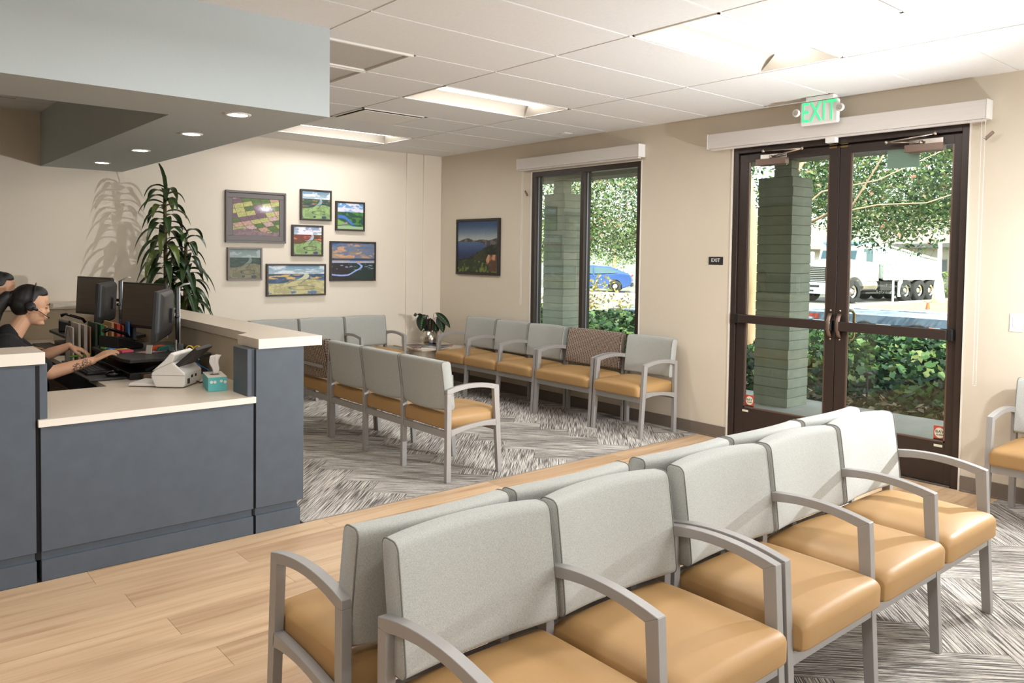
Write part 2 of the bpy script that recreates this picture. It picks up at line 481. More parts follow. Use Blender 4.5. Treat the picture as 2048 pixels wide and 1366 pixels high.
def diffuser(x0, y0, label):
    x1, y1 = x0+.655, y0+TY
    r = empty('air_diffuser', ((x0+x1)/2, (y0+y1)/2, H)); tag(r, label, 'air vent')
    w, d = .655/2-.010, TY/2-.010
    f = MB()
    for (a, b, c, e) in ((-w, w, -d, -d+.018), (-w, w, d-.018, d), (-w, -w+.018, -d, d), (w-.018, w, -d, d)): f.box(a, b, c, e, -.004, .010)
    f.build('frame', M_tee, r)
    MB().box(-w+.035, w-.035, -d+.035, d-.035, -.012, -.006).build('face_plate', M_tee, r, bevel=.003)
    MB().box(-w, w, -d, d, .03, .04).build('duct_back', M_dark, r)
diffuser(TX, 4*TY, 'square supply air diffuser between the middle and far ceiling lights')
diffuser(TX, -4*TY, 'square supply air diffuser at the top right, ahead of the bright ceiling light')
sm = MB().lathe([(.05, 0), (.056, -.008), (.04, -.012)], 20).box(-.055, .055, -.055, .055, -.004, 0)
tag(sm.build('sprinkler_plate', M_tee, loc=(3.42, 2.12, H)), 'small ceiling sensor plate near the wall above the window', 'sensor')

# downlights
M_dl = mat('downlight_glow', (1, 1, 1, 1), .5, emit=(1, .9, .75, 1), estr=30.0)
for (x, y), lb in zip(((-.40, .70), (-.345, 1.60), (-.345, 2.71), (-.345, 3.83)),
                     ('nearest round downlight in the bulkhead, at its front', 'second round downlight from the front of the bulkhead',
                      'third round downlight from the front of the bulkhead', 'farthest round downlight, next to the back wall')):
    r = empty('downlight', (x, y, 2.27)); tag(r, lb, 'downlight', 'bulkhead downlights')
    MB().lathe([(.050, -.001), (.052, -.006), (.066, -.005), (.070, 0)], 32, cap=False).build('trim_ring', M_white, r, smooth=True)
    MB().lathe([(.0505, -.003), (.0505, -.0015)], 32).build('lens', M_dl, r)
# ------------------------------------------------------------------ glass
def glass_mat():
    m = bpy.data.materials.new('glass'); m.use_nodes = True; t = m.node_tree; t.nodes.clear(); k = NT(m)
    out = k.n('OutputMaterial'); tr = k.n('BsdfTransparent'); tr.inputs[0].default_value = (.80, .845, .81, 1)
    gl = k.n('BsdfGlossy'); gl.inputs['Roughness'].default_value = .0; gl.inputs[0].default_value = (.9, .95, .9, 1)
    geo = k.n('NewGeometry'); dt = k.n('VectorMath'); dt.operation = 'DOT_PRODUCT'
    k.l(geo.outputs['Incoming'], dt.inputs[0]); k.l(geo.outputs['Normal'], dt.inputs[1])
    c = k.math('ABSOLUTE', dt.outputs['Value'])       # the same on either face of the thin pane
    f = k.math('MULTIPLY_ADD', k.math('POWER', k.math('SUBTRACT', 1.0, c), 4.0), .9, .05)
    mx = k.n('MixShader')
    k.l(f, mx.inputs[0]); k.l(tr.outputs[0], mx.inputs[1]); k.l(gl.outputs[0], mx.inputs[2]); k.l(mx.outputs[0], out.inputs[0])
    return m
M_glass = glass_mat()
def frost(name, c, a):
    m = bpy.data.materials.new(name); m.use_nodes = True; b = m.node_tree.nodes['Principled BSDF']
    b.inputs['Base Color'].default_value = c; b.inputs['Alpha'].default_value = a; b.inputs['Roughness'].default_value = .6; return m
M_decal = frost('etched_lettering', rgb(240, 240, 238), .55)
M_decal2 = frost('faint_lettering', rgb(120, 130, 130), .30)

# ------------------------------------------------------------------ window
w = empty('window_1'); w['kind'] = 'structure'
y0, y1, z0, z1 = 1.332, 2.856, .475, 2.43
f = MB(); X0, X1 = XW+.006, XW+.11
f.box(X0, X1, y0, y1, z1-.052, z1).box(X0, X1, y0, y1, z0, z0+.052)
f.box(X0, X1, y0, y0+.05, z0+.052, z1-.052).box(X0, X1, y1-.05, y1, z0+.052, z1-.052)
f.build('window_frame', M_bronze, w, bevel=.002)
MB().box(X0, X1, 2.075, 2.125, z0+.052, z1-.052).build('mullion', M_bronze, w, bevel=.002)
M_alu = mat('grey_seal', rgb(120, 118, 124), .35, metal=.7)
for ya, yb_ in ((y0+.05, 2.075), (2.125, y1-.05)):
    s = MB(); xx0, xx1 = XW+.045, XW+.062
    s.box(xx0, xx1, ya, ya+.008, z0+.052, z1-.052).box(xx0, xx1, yb_-.008, yb_, z0+.052, z1-.052).box(xx0, xx1, ya, yb_, z0+.052, z0+.06)
    s.build('glazing_bead', M_alu, w)
    MB().box(XW+.069, XW+.0695, ya, yb_, z0+.052, z1-.052).build('pane', M_glass, w)

# ------------------------------------------------------------------ entrance doors
fr = empty('door_3'); fr['kind'] = 'structure'
f = MB(); f.box(X0, X1, -1.472, -1.425, 0, 2.449).box(X0, X1, .29, .337, 0, 2.449).box(X0, X1, -1.425, .29, 2.402, 2.449)
f.build('door_frame', M_bronze, fr, bevel=.002)
f = MB(); f.box(X0+.045, X1-.02, -1.427, -1.412, 0, 2.40).box(X0+.045, X1-.02, .277, .292, 0, 2.40).box(X0+.045, X1-.02, -1.425, .29, 2.385, 2.403)
f.build('door_stop', M_bronze, fr)
MB().box(XW+.0, XW+.15, -1.42, .285, -.02, .012).build('threshold', mat('threshold', rgb(110, 100, 95), .4, metal=.7), fr, bevel=.004)
M_red = mat('sticker_red', rgb(188, 70, 52), .4); M_cream = mat('sticker_cream', rgb(214, 212, 188), .5); M_ink = mat('ink', rgb(30, 28, 26), .6)
LF = XW+.022      # inner face of the leaves
def leaf(name, ya, yb_, ga, gb, hinge):
    """ya>yb_: leaf outer edges; ga>gb glass edges"""
    d = empty(name); d['kind'] = 'structure'; x0, x1 = LF, LF+.045
    m = MB(); zb, zt = .295, 2.325
    m.box(x0, x1, ga, ya, .014, 2.388).box(x0, x1, yb_, gb, .014, 2.388).box(x0, x1, gb, ga, .014, zb).box(x0, x1, gb, ga, zt, 2.388)
    m.build('door_leaf', M_bronze, d, bevel=.0015)
    s = MB()
    s.box(x0+.006, x0+.016, ga-.012, ga, zb, zt).box(x0+.006, x0+.016, gb, gb+.012, zb, zt).box(x0+.006, x0+.016, gb, ga, zb, zb+.012)
    s.build('glazing_bead', M_bronze2, d)
    MB().box(x0+.022, x0+.0225, gb, ga, zb, zt).build('pane', M_glass, d)
    # push bar
    by0, by1 = min(ya, yb_)+.008, max(ya, yb_)-.008
    MB().box(x0-.052, x0-.016, by0+.035, by1-.035, 1.002, 1.072).build('push_bar', M_bronze, d, bevel=.006, seg=3)
    for e0, e1 in ((by0, by0+.035), (by1-.035, by1)):
        MB().box(x0-.045, x0, e0, e1, .998, 1.076).build('bar_bracket', M_black, d, bevel=.004)
    # bow shaped pull guard on the meeting stile
    yc = (yb_+.034) if hinge > 0 else (ya-.034)
    g = MB(); pts = []
    for i in range(11):
        t = -1+2*i/10; pts.append((x0-.012-.035*(1-t*t), yc, 1.037+.088*t))
    g.tube(pts, .011, 8, flat=(1.5, .6)); g.build('pull_guard', M_bronze2, d, smooth=True)
    for z in (.935, 1.15):
        MB().sphere((x0-.004, yc, z), .009, 10, 6, (.6, 1, 1)).build('screw', M_steel, d, smooth=True)
    # closer
    if hinge > 0: c0, c1, arm = .10, -.165, ((.05, 2.40), (-.31, 2.385), (-.02, 2.35))
    else: c0, c1, arm = -1.07, -1.325, ((-1.26, 2.40), (-.95, 2.365), (-1.17, 2.35))
    a_, b_ = max(c0, c1), min(c0, c1)
    cl = MB().box(x0-.065, x0-.012, b_, a_, 2.285, 2.335).build('door_closer', M_bronze2, d, bevel=.003)
    MB().box(x0-.012, x0, b_+.02, a_-.01, 2.28, 2.375).build('closer_plate', M_steel, d, bevel=.002)
    (p1, p2, p3) = arm; k = MB()
    k.tube([(x0-.035, p1[0], p1[1]), (x0-.075, p2[0], p2[1])], .006, 8).tube([(x0-.075, p2[0], p2[1]), (x0-.035, p3[0], p3[1])], .006, 8)
    k.sphere((x0-.075, p2[0], p2[1]), .013, 8, 6).sphere((x0-.035, p1[0], p1[1]), .015, 8, 6).tube([(x0-.035, p3[0], 2.33), (x0-.035, p3[0], 2.362)], .012, 8)
    k.build('closer_arm', M_steel, d, smooth=True)
    yh = (yb_+.05) if hinge > 0 else (ya-.03)
    MB().box(x0-.006, x0+.001, yh-.03, yh+.03, 2.372, 2.384).box(x0-.006, x0+.001, yh-.03, yh+.03, 2.396, 2.408).build('latch_plate', M_brass, d)
    # outside D pull
    if hinge < 0:
        yo = gb+.0; yy = ga+.03
        pt = [(x1, yy, .93)]+[(x1+.06*sin(t), yy-.0, .96-.03*cos(t)) for t in (0.4, .9, 1.5)]
        P = [(x1, yy, .93), (x1+.075, yy-.015, .93), (x1+.098, yy-.02, .955), (x1+.10, yy-.02, 1.04), (x1+.098, yy-.02, 1.125), (x1+.075, yy-.015, 1.15), (x1, yy, 1.15)]
        MB().tube(P, .011, 10).build('outer_pull', M_brass, d, smooth=True)
    # alarm sticker in the lower outer corner of the glass
    yc = ga-.05 if hinge > 0 else gb+.04; zc = .352; xs = x0+.0205
    st = MB().box(xs, xs+.001, yc-.040, yc+.040, zc-.050, zc+.050).build('alarm_sticker', M_red, d)
    vs = [(xs-.0006, yc+.034*cos(a), zc+.004+.036*sin(a)) for a in [2*pi*i/24 for i in range(24)]]
    MB().add(vs, [tuple(range(24))]).build('sticker_disc', M_cream, st)
    MB().box(xs-.0006, xs, yc-.038, yc+.038, zc-.049, zc-.036).build('sticker_strip', M_ink, st)
    rot = (R(90), 0, R(-90))
    text('sticker_text', 'BAY', .027, M_ink, st, (xs-.0012, yc, zc+.011), rot, sx=1.15)
    text('sticker_text', 'ALARM', .0145, M_ink, st, (xs-.0012, yc, zc-.010), rot)
    ly = yc+.025 if hinge > 0 else yc+.0
    MB().box(x0-.0015, x0, ly-.028, ly+.028, .262, .279).build('maker_label', M_cream, d, bevel=.0005)
    return d
leaf('door_1', .287, -.573, .205, -.497, 1)
dR = leaf('door_2', -.579, -1.423, -.660, -1.372, -1)
# frosted panel and reversed lettering on the right hand pane (read from outside)
xg = LF+.0235
MB().box(xg+.002, xg+.003, -1.14, -.915, 2.19, 2.324).build('paper_notice', mat('notice_paper', rgb(176, 192, 182), .6), dR)
rx = (R(90), 0, R(90))
text('glass_lettering', 'DERMATOLOGY', .062, M_decal2, dR, (xg, -.985, 1.598), rx, sx=.86)
text('glass_lettering', 'ASSOCIATES OF THE BAY', .026, M_decal2, dR, (xg, -.985, 1.548), rx, sx=.9)
hx = MB(); hp = [(xg, -1.20+.052*cos(a), 1.598+.052*sin(a)) for a in [pi/6+2*pi*i/6+pi/6 for i in range(6)]]
hx.tube(hp, .004, 6, closed=True).build('glass_emblem', M_decal2, dR)
for s_, z_, a_, m_ in (('Margaret M. Mark, MD', 1.497, .035, M_decal2), ('Mariana, MD', 1.446, .035, M_decal2), ('Melanie, MD', 1.400, .035, M_decal2),
                  ('Genevieve C. Towne,', 1.352, .033, M_decal), ('Jamie A. Goodrich, P', 1.304, .033, M_decal)):
    text('glass_lettering', s_, a_, m_, dR, (xg, -.985, z_), rx, sx=.85)

# ------------------------------------------------------------------ roller shade valances
M_val = mat('shade_fabric_white', rgb(214, 208, 202), .6, noise=.03, nscale=2, stretch=(1, 2, 60))
def valance(ya, yb_, label, zt=2.575, zb=2.46, d=.092, cyl=None):
    r = empty('roller_shade', (XW, (ya+yb_)/2, zb)); tag(r, label, 'roller shade'); L = (ya-yb_)/2; h = zt-zb
    MB().box(-d, -.001, -L+.004, L-.004, 0, h).build('valance_box', M_val, r, bevel=.003)
    for s in (-1, 1):
        MB().box(-d-.002, -.001, s*L-.004, s*L+.004, -.002, h+.002).build('end_cap', M_white, r, bevel=.002)
    MB().box(-d+.018, -.03, -L+.02, L-.02, -.014, .0).build('hem_bar', M_val, r, bevel=.004)
    return r
v1 = valance(3.0, 1.29, 'white roller shade cassette above the window')
v2 = valance(.535, -1.60, 'long white roller shade cassette above the entrance doors', zt=2.575, zb=2.455)
MB().box(-.07, -.02, -.02-.03, .0+.03, -.05, 0).build('center_bracket', M_white, v2, bevel=.004)
def chain(x, y, ztop, zbot, lb, n_off=.011):
    c = MB()
    for s in (-1, 1):
        z = ztop
        c.tube([(x, y+s*n_off, ztop), (x, y+s*n_off*.8, zbot+.01)], .0011, 5)
        while z > zbot:
            c.sphere((x, y+s*n_off*(.8+.2*(z-zbot)/(ztop-zbot)), z), .0026, 5, 4); z -= .012
    c.sphere((x, y, zbot), .004, 6, 4)
    return tag(c.build('bead_chain', M_white), lb, 'shade chain')
chain(3.585, -1.575, 2.455, .725, 'thin white bead chain loop hanging right of the entrance doors')
chain(3.60, 2.955, 2.46, 1.0, 'thin white bead chain hanging left of the window')
def clipb(loc, rz, rx_, lb):
    o = MB().box(-.006, .006, -.011, .011, -.034, .034).build('chain_tensioner', M_bronze2, bevel=.004); o.location = loc
    o.rotation_euler = (rx_, 0, rz); tag(o, lb, 'chain tensioner'); MB().sphere((-.007, 0, -.02), .005, 8, 5).build('screw', M_steel, o)
clipb((3.60, -1.605, 2.345), 0, R(48), 'small metal chain tensioner on the wall right of the door shade')
clipb((3.615, 2.905, 2.207), 0, R(-38), 'small dark chain tensioner on the wall left of the window')

# ------------------------------------------------------------------ exit signs, switch
M_green = mat('exit_green', rgb(60, 200, 130), .4, emit=rgb(70, 225, 150), estr=.35)
ex = empty('exit_sign', (3.50, -.50, 2.622)); tag(ex, 'white ceiling-mounted exit sign with green letters and two emergency lamps', 'exit sign')
MB().box(-.018, .018, -.150, .150, -.088, .088).build('sign_body', M_white, ex, bevel=.016, seg=4)
text('sign_letters', 'EXIT', .212, M_green, ex, (-.0195, .0, -.0), (R(90), 0, R(-90)), ext=.001, sx=.64)
MB().box(-.03, .03, -.12, .10, .088, .1195).build('canopy', M_white, ex, bevel=.006)
for s, lb in ((1, 0), (-1, 0)):
    k = MB(); k.lathe([(.0, -.012), (.022, -.012), (.030, .010), (.030, .018), (.0, .018)], 18, M=Matrix.Translation((-.02, s*.172, .012)) @ Matrix.Rotation(R(-90), 4, 'Y'))
    k.tube([(0, s*.15, .012), (-.01, s*.172, .012)], .009, 8)
    lp = k.build('emergency_lamp', M_white, ex, smooth=True)
    MB().lathe([(.0, .0185), (.014, .0185), (.018, .0182)], 14, M=Matrix.Translation((-.02, s*.172, .012)) @ Matrix.Rotation(R(-90), 4, 'Y')).build('lamp_face', M_steel, lp)
pl = MB().box(-.004, 0, -.072, .072, -.034, .034).build('exit_plate', M_ink, loc=(XW, .4865, 1.511), bevel=.001)
tag(pl, 'small dark wall plate reading EXIT in white, left of the doors', 'sign')
text('plate_letters', 'EXIT', .044, M_white, pl, (-.0045, 0, .004), (R(90), 0, R(-90)))
sw = empty('light_switch', (XW, -1.783, 1.148)); tag(sw, 'white rocker light switch on the wall at the right edge', 'light switch')
MB().box(-.006, 0, -.038, .038, -.058, .058).build('cover_plate', M_white, sw, bevel=.003)
MB().box(-.010, -.005, -.017, .017, -.034, .034).build('rocker', M_white, sw, bevel=.002)
# ------------------------------------------------------------------ seating
M_frame = mat('frame_silver', rgb(158, 154, 150), .42, metal=.25, bump=.15, bscale=900)
def fabric(name, c1, c2, s=900):
    m = mat(name, c1, .92, spec=.15); k = NT(m); b = m.node_tree.nodes['Principled BSDF']
    tc = k.n('TexCoord')
    def nz(sc, st):
        mp = k.n('Mapping'); mp.inputs['Scale'].default_value = st; k.l(tc.outputs['Object'], mp.inputs[0])
        n = k.n('TexNoise'); n.inputs['Scale'].default_value = sc; n.inputs['Detail'].default_value = 2; k.l(mp.outputs[0], n.inputs[0]); return n.outputs[0]
    a = nz(1, (300, 260, 900)); c = nz(1, (900, 900, 160)); f = k.math('MULTIPLY_ADD', a, .5, k.math('MULTIPLY', c, .5))
    k.l(k.ramp(f, [(.38, c2), (.62, c1)]), b.inputs['Base Color'])
    bp = k.n('Bump'); bp.inputs['Strength'].default_value = .35; bp.inputs['Distance'].default_value = .0015
    k.l(f, bp.inputs['Height']); k.l(bp.outputs[0], b.inputs['Normal']); b.inputs['Sheen Weight'].default_value = .15
    return m
M_fab = fabric('fabric_grey', rgb(176, 175, 168), rgb(148, 148, 142))
M_pipe = mat('piping_grey', rgb(112, 110, 103), .9)
M_vinyl = mat('vinyl_mustard', rgb(166, 129, 82), .50, noise=.03, nscale=5, bump=.18, bscale=500, spec=.45)
def pattern_mat():
    m = mat('fabric_oval_pattern', rgb(70, 55, 50), .9, spec=.2); k = NT(m); b = m.node_tree.nodes['Principled BSDF']
    tc = k.n('TexCoord'); sp = k.n('SeparateXYZ'); k.l(tc.outputs['Object'], sp.inputs[0])
    def rings(off):
        u = k.math('SUBTRACT', k.math('FRACT', k.math('ADD', k.math('DIVIDE', k.math('ADD', sp.outputs[1], k.math('MULTIPLY', sp.outputs[0], 1.0)), .042), off+10)), .5)
        v = k.math('SUBTRACT', k.math('FRACT', k.math('ADD', k.math('DIVIDE', sp.outputs[2], .027), off+10)), .5)
        d = k.math('SQRT', k.math('ADD', k.math('POWER', k.math('MULTIPLY', u, 1.25), 2), k.math('POWER', k.math('MULTIPLY', v, 1.9), 2)))
        return k.math('LESS_THAN', k.math('ABSOLUTE', k.math('SUBTRACT', d, .42)), .10)
    f = k.math('MAXIMUM', rings(0), rings(.5))
    k.l(k.mix(f, rgb(72, 55, 49), rgb(178, 160, 142)), b.inputs['Base Color'])
    return m
M_pat = pattern_mat()

LW = .032       # frame member width
def lean(z): return .014 - .044*max(0.0, (z-.485)/.33)**1.15
def pad_mesh(w, mt, wide=False):
    """upholstered back: rounded section in x,z swept across y, bowed towards the back"""
    t, zb, zt = .072, .482, .815
    prof = []
    rr = .022; cs = ((t-rr, zt-rr, 0), (rr, zt-rr, 1), (rr, zb+rr, 2), (t-rr, zb+rr, 3))
    for (cx, cz, q) in cs:
        for i in range(5):
            a = (q+i/4)*pi/2; prof.append((cx+rr*cos(a), cz+rr*sin(a)))
        # extra points down the long faces
        if q == 1: prof += [(0, zt-rr-(zt-zb-2*rr)*j/8) for j in range(1, 8)]
        if q == 3: prof += [(t, zb+rr+(zt-zb-2*rr)*j/8) for j in range(1, 8)]
    n = len(prof); N = 18; vs = []; fs = []; hw = w/2
    def warp(x, u, z):
        v = (z-zb)/(zt-zb)
        bow = -.030*(1-u*u)
        puff = .010*(1-u**4)*(1-(2*v-1)**4) if x > t*.5 else -.004*(1-u**4)
        return (x + lean(z) + bow + puff, u*hw, z + (.006*(1-u*u) if v > .5 else -.008*(1-u*u)))
    us = [-1, -.988, -.96]+[-.96+1.92*i/N for i in range(1, N)]+[.96, .988, 1]
    for ui, u in enumerate(us):
        sh = 1.0
        if abs(u) > .999: sh = .93
        for (x, z) in prof:
            cx, cz = t/2, (zt+zb)/2
            xx = cx+(x-cx)*(sh if sh < 1 else 1); zz = cz+(z-cz)*(1-(1-sh)*.25)
            vs.append(warp(xx, u, zz))
    m = len(us)
    for i in range(m-1):
        for k in range(n): fs.append((i*n+k, i*n+(k+1) % n, (i+1)*n+(k+1) % n, (i+1)*n+k))
    fs.append(tuple(range(n))); fs.append(tuple((m-1)*n+k for k in range(n))[::-1])
    a = MB(); a.add(vs, fs); me = a.mesh('backrest', True); me.materials.append(mt)
    # piping loops where the side gussets are sewn on
    mp_ = []
    for s in (-1, 1):
        p = MB().tube([Vector(warp(t/2+(x-t/2)*1.0, s*.985, z)) for (x, z) in prof], .0024, 5, closed=True)
        q = p.mesh('piping', True); q.materials.append(M_pipe if mt is M_fab else M_dark); mp_.append(q)
    return me, mp_
def seat_mesh(w):
    zb, zt = .348, .452; x0, x1 = .022, .500; rr = .026
    prof = []
    for (cx, cz, q, r) in ((x1-.030, zt-.030, 0, .030), (x0+.02, zt-.02, 1, .02), (x0+.012, zb+.012, 2, .012), (x1-.016, zb+.016, 3, .016)):
        for i in range(6):
            a = (q+i/5)*pi/2; prof.append((cx+r*cos(a), cz+r*sin(a)))
        if q == 0: prof += [(x1-.03-(x1-x0-.05)*j/8, zt) for j in range(1, 8)]
    n = len(prof); vs = []; fs = []; hw = w/2
    us = [-1, -.985, -.95, -.88]+[-.88+1.76*i/12 for i in range(1, 12)]+[.88, .95, .985, 1]
    for u in us:
        e = max(0.0, (abs(u)-.88)/.12)
        for (x, z) in prof:
            s = (x-x0)/(x1-x0)
            top = max(0.0, (z-zb)/(zt-zb))
            crown = .026*(1-abs(u)**2.4)*(1-(2*s-1)**4)*top
            drop = -.020*e**2*top - .006*top*s
            fx = x + (.010*(1-u*u)*top if s > .8 else 0) - (.012*e**2 if s > .8 else 0)
            vs.append((fx, u*hw, z+crown+drop))
    m = len(us)
    for i in range(m-1):
        for k in range(n): fs.append((i*n+k, i*n+(k+1) % n, (i+1)*n+(k+1) % n, (i+1)*n+k))
    fs.append(tuple(range(n))); fs.append(tuple((m-1)*n+k for k in range(n))[::-1])
    a = MB(); a.add(vs, fs); me = a.mesh('seat', True); me.materials.append(M_vinyl)
    return me
# shared frame meshes; y from 0 to LW
def share(mb, name, m):
    me = mb.mesh(name); me.materials.append(m); return me
me_rleg = share(MB().box(0, .038, 0, LW, 0, .600), 'leg', M_frame)
me_fleg = share(MB().prism([(.448, 0), (.484, 0), (.446, .623), (.402, .600)], 0, LW), 'leg', M_frame)
_top = [(x, .623+.030*(1-((x-.215)/.23)**2)) for x in [0+.446*i/10 for i in range(11)]]
_bot = [(x, .596+.026*(1-((x-.22)/.19)**2)) for x in [.038+(.402-.038)*i/8 for i in range(9)]]
_arm = [(0, .600)]+[(max(0, x), z) for x, z in _top][0:]+_bot[::-1]
_arm = [(0, .600)]+_top+[(.4462, .6228)]+_bot[::-1]+[(.038, .600)]
_a = []
for q in [(0, .600)]+_top+_bot[::-1]:
    if not _a or (abs(q[0]-_a[-1][0])+abs(q[1]-_a[-1][1])) > 1e-4: _a.append(q)
me_arm = share(MB().prism(_a, 0, LW), 'armrest', M_frame)
_sr = [(.038, .352)]+[(.038+(.388)*i/8, .352+.032*(1-(1-i/8)**2)) for i in range(1, 9)]
_sb = [(.038+(.392)*i/8, .308+.042*(1-(2*i/8-1)**2)*.6+.028*i/8) for i in range(9)]
me_srail = share(MB().prism(_sr+_sb[::-1], 0, LW), 'side_rail', M_frame)
_padc = {}
def part(name, me, parent, loc=(0, 0, 0), bevel=.0025):
    o = bpy.data.objects.new(name, me); link(o, parent); o.location = loc
    if bevel:
        b = o.modifiers.new('bevel', 'BEVEL'); b.width = bevel; b.segments = 2; b.limit_method = 'ANGLE'; b.angle_limit = R(35); b.harden_normals = True
        if not me.polygons[0].use_smooth: me.polygons.foreach_set('use_smooth', [True]*len(me.polygons))
    return o
def bench(name, label, cat, seats, loc, rz, group=None):
    """seats: list of (pitch, kind). local +x is the way the sitter faces, y runs along the row"""
    r = empty(name, loc, rz); tag(r, label, cat, group)
    y = 0.0
    for i in range(len(seats)+1):
        part('leg', me_rleg, r, (0, y, 0)); part('leg', me_fleg, r, (0, y, 0)); part('armrest', me_arm, r, (0, y, 0)); part('side_rail', me_srail, r, (0, y, 0))
        if i == len(seats): break
        p, kind = seats[i]; w = p-LW; key = (round(p, 3), kind)
        if key not in _padc:
            a, b = pad_mesh(w+.010, M_pat if kind == 'pattern' else M_fab)
            _padc[key] = (a, b, seat_mesh(w-.002+.0), share(MB().box(.006, .030, 0, w, .296, .342), 'rear_rail', M_frame),
                          share(MB().box(.438, .462, 0, w, .298, .345), 'front_rail', M_frame), share(MB().box(-.004, .012, 0, w, .578, .602), 'back_rail', M_frame))
        a, b, c, d, e, g = _padc[key]; yc = y+LW+w/2
        bk_ = part('backrest', a, r, (0, yc, 0), 0); [part('piping', b_, bk_, (0, 0, 0), 0) for b_ in b]
        if kind == 'pattern': bk_['label'] = 'backrest in brown fabric with pale oval pattern'
        part('seat', c, r, (0, yc, 0), 0)
        part('rear_rail', d, r, (0, y+LW, 0)); part('front_rail', e, r, (0, y+LW, 0))
        if kind == 'pattern': part('back_rail', g, r, (-.047, y+LW, 0))
        y += p
    return r
G = 'gray'; P_ = .544
# middle row, backs to the camera, facing the window wall
bench('bench_seat', 'three-seat grey and mustard waiting bench seen from behind, middle of the room', 'bench', [(P_, G)]*3, (1.032, .741, .002), 0)
bench('wide_chair', 'wide chair with brown oval-patterned back, partly hidden behind the reception counter end', 'chair', [(.73, 'pattern')], (1.032, 2.415, .002), 0)
# row against the window wall, facing -x
bench('waiting_chair', 'single grey and mustard chair against the window wall, nearest the doors', 'chair', [(P_, G)], (3.543, .782+P_+LW, .002), pi)
bench('wide_chair', 'wide chair with brown oval-patterned back under the window', 'chair', [(.73, 'pattern')], (3.543, 1.374+.73+LW, .002), pi)
bench('bench_seat', 'three-seat grey and mustard bench against the window wall, beside the corner table', 'bench', [(P_, G)]*3, (3.543, 2.146+3*P_+LW, .002), pi)
# row against the painting wall, facing -y
bench('bench_seat', 'three-seat grey and mustard bench under the paintings on the back wall', 'bench', [(P_, G)]*3, (2.80-3*P_-LW, 4.430, .002), -pi/2)
bench('bench_seat', 'bench mostly hidden behind the counter, left of the bench under the paintings', 'bench', [(P_, G)], (2.80-4*P_-2*LW-.03, 4.430, .002), -pi/2)
# near double row
bench('bench_seat', 'two-seat bench at the left end of the near row, facing the camera', 'bench', [(P_, G)]*2, (-1.024, -1.817, .002), -pi/2)
bench('bench_seat', 'three-seat bench at the right end of the near row, facing the camera', 'bench', [(P_, G)]*3, (.116, -1.817, .002), -pi/2)
bench('bench_seat', 'two-seat bench backing on the near row at its left end, facing the desk side', 'bench', [(P_, G)]*2, (.068, -1.684, .002), pi/2)
bench('bench_seat', 'three-seat bench backing on the near row at its right end, only its backrest tops showing', 'bench', [(P_, G)]*3, (1.755, -1.684, .002), pi/2)
# right edge
bench('waiting_chair', 'grey and mustard chair cut off by the right edge, right of the doors', 'chair', [(P_, G)], (3.535, -1.818, .002), pi)
# ------------------------------------------------------------------ reception desk
M_lam = mat('laminate_slate', rgb(78, 86, 95), .5, noise=.06, nscale=14, bump=.05, bscale=600)
M_top = mat('worktop_beige', rgb(214, 200, 182), .38, noise=.03, nscale=60)
M_edge = mat('worktop_edge', rgb(226, 218, 206), .4)
M_inner = mat('panel_beige', rgb(198, 182, 158), .6)
YC = .616
def cab(name, x0, x1, y0, y1, ztop, lb, inner=None):
    r = empty(name, (0, 0, 0)); tag(r, lb, 'cabinet')
    MB().box(x0, x1, y0, y1, .139, ztop).build('front_panel', M_lam, r, bevel=.0015)
    MB().box(x0+.002, x1-.030 if x1 > -.1 else x1-.002, y0+.018, y1-.01, .098, .139).build('reveal', M_lam, r)
    MB().box(x0+.0, x1-.018 if x1 > -.1 else x1, y0+.0, y1-.01, .0, .098).build('plinth', M_lam, r, bevel=.0015)
    return r
c1 = cab('counter_cabinet', -2.6, -1.366, YC, YC+.24, 1.008, 'tall slate blue counter front at the left edge')
c2 = cab('counter_cabinet', -1.346, -.345, YC, YC+.30, .716, 'low slate blue counter front under the beige worktop')
c3 = cab('counter_cabinet', -.331, -.055, YC, YC+.22, 1.008, 'tall slate blue end pillar of the reception counter')
MB().box(-1.366, -1.346, YC+.014, YC+.05, .10, 1.0).build('shadow_gap', M_dark, c1); MB().box(-.345, -.331, YC+.014, YC+.05, .10, .74).build('shadow_gap', M_dark, c3)
MB().box(-1.3645, -1.315, YC+.016, YC+.24, .753, 1.008).build('return_panel', M_lam, c1, bevel=.0015)
MB().box(-.372, -.3325, YC+.018, YC+.22, .753, 1.008).build('return_panel', M_lam, c3, bevel=.0015)
# worktop: front strip, right run, knee space cut out on the left
pts = [(-1.356, YC-.012), (-.336, YC-.012), (-.336, YC+.218), (-.225, YC+.222), (-.225, 4.29), (-2.4, 4.29), (-2.4, 3.66), (-.88, 3.66), (-.88, 1.42), (-2.4, 1.42), (-2.4, YC+.245), (-1.356, YC+.245)]
wt = MB().prism(pts, .720, .752, 'z').build('counter_worktop', M_top, bevel=.001)
tag(wt, 'beige desk-height worktop of the reception desk', 'worktop')
MB().box(-1.356, -.336, YC-.0135, YC-.0118, .7195, .7525).build('edge_band', M_edge, wt)
MB().box(-.882, -.87, 1.42, 3.66, .60, .7195).box(-2.2, -.87, 1.39, 1.419, .3, .7195).build('apron', M_dark, wt)
MB().box(-.88, -.86, 1.85, 1.89, 0, .7195).box(-.88, -.86, 3.60, 3.64, 0, .7195).build('desk_leg', M_dark, wt)
# half walls
hw = MB().box(-.225, -.06, YC+.222, YB-.002, 0, 1.006).build('half_wall', M_inner); tag(hw, 'beige half-height wall along the right side of the reception desk', 'half wall')
hb = MB().box(-2.6, -.226, 4.30, YB-.002, 0, 1.006).build('half_wall', M_inner); tag(hb, 'beige half-height wall behind the second workstation, on the back wall', 'half wall')
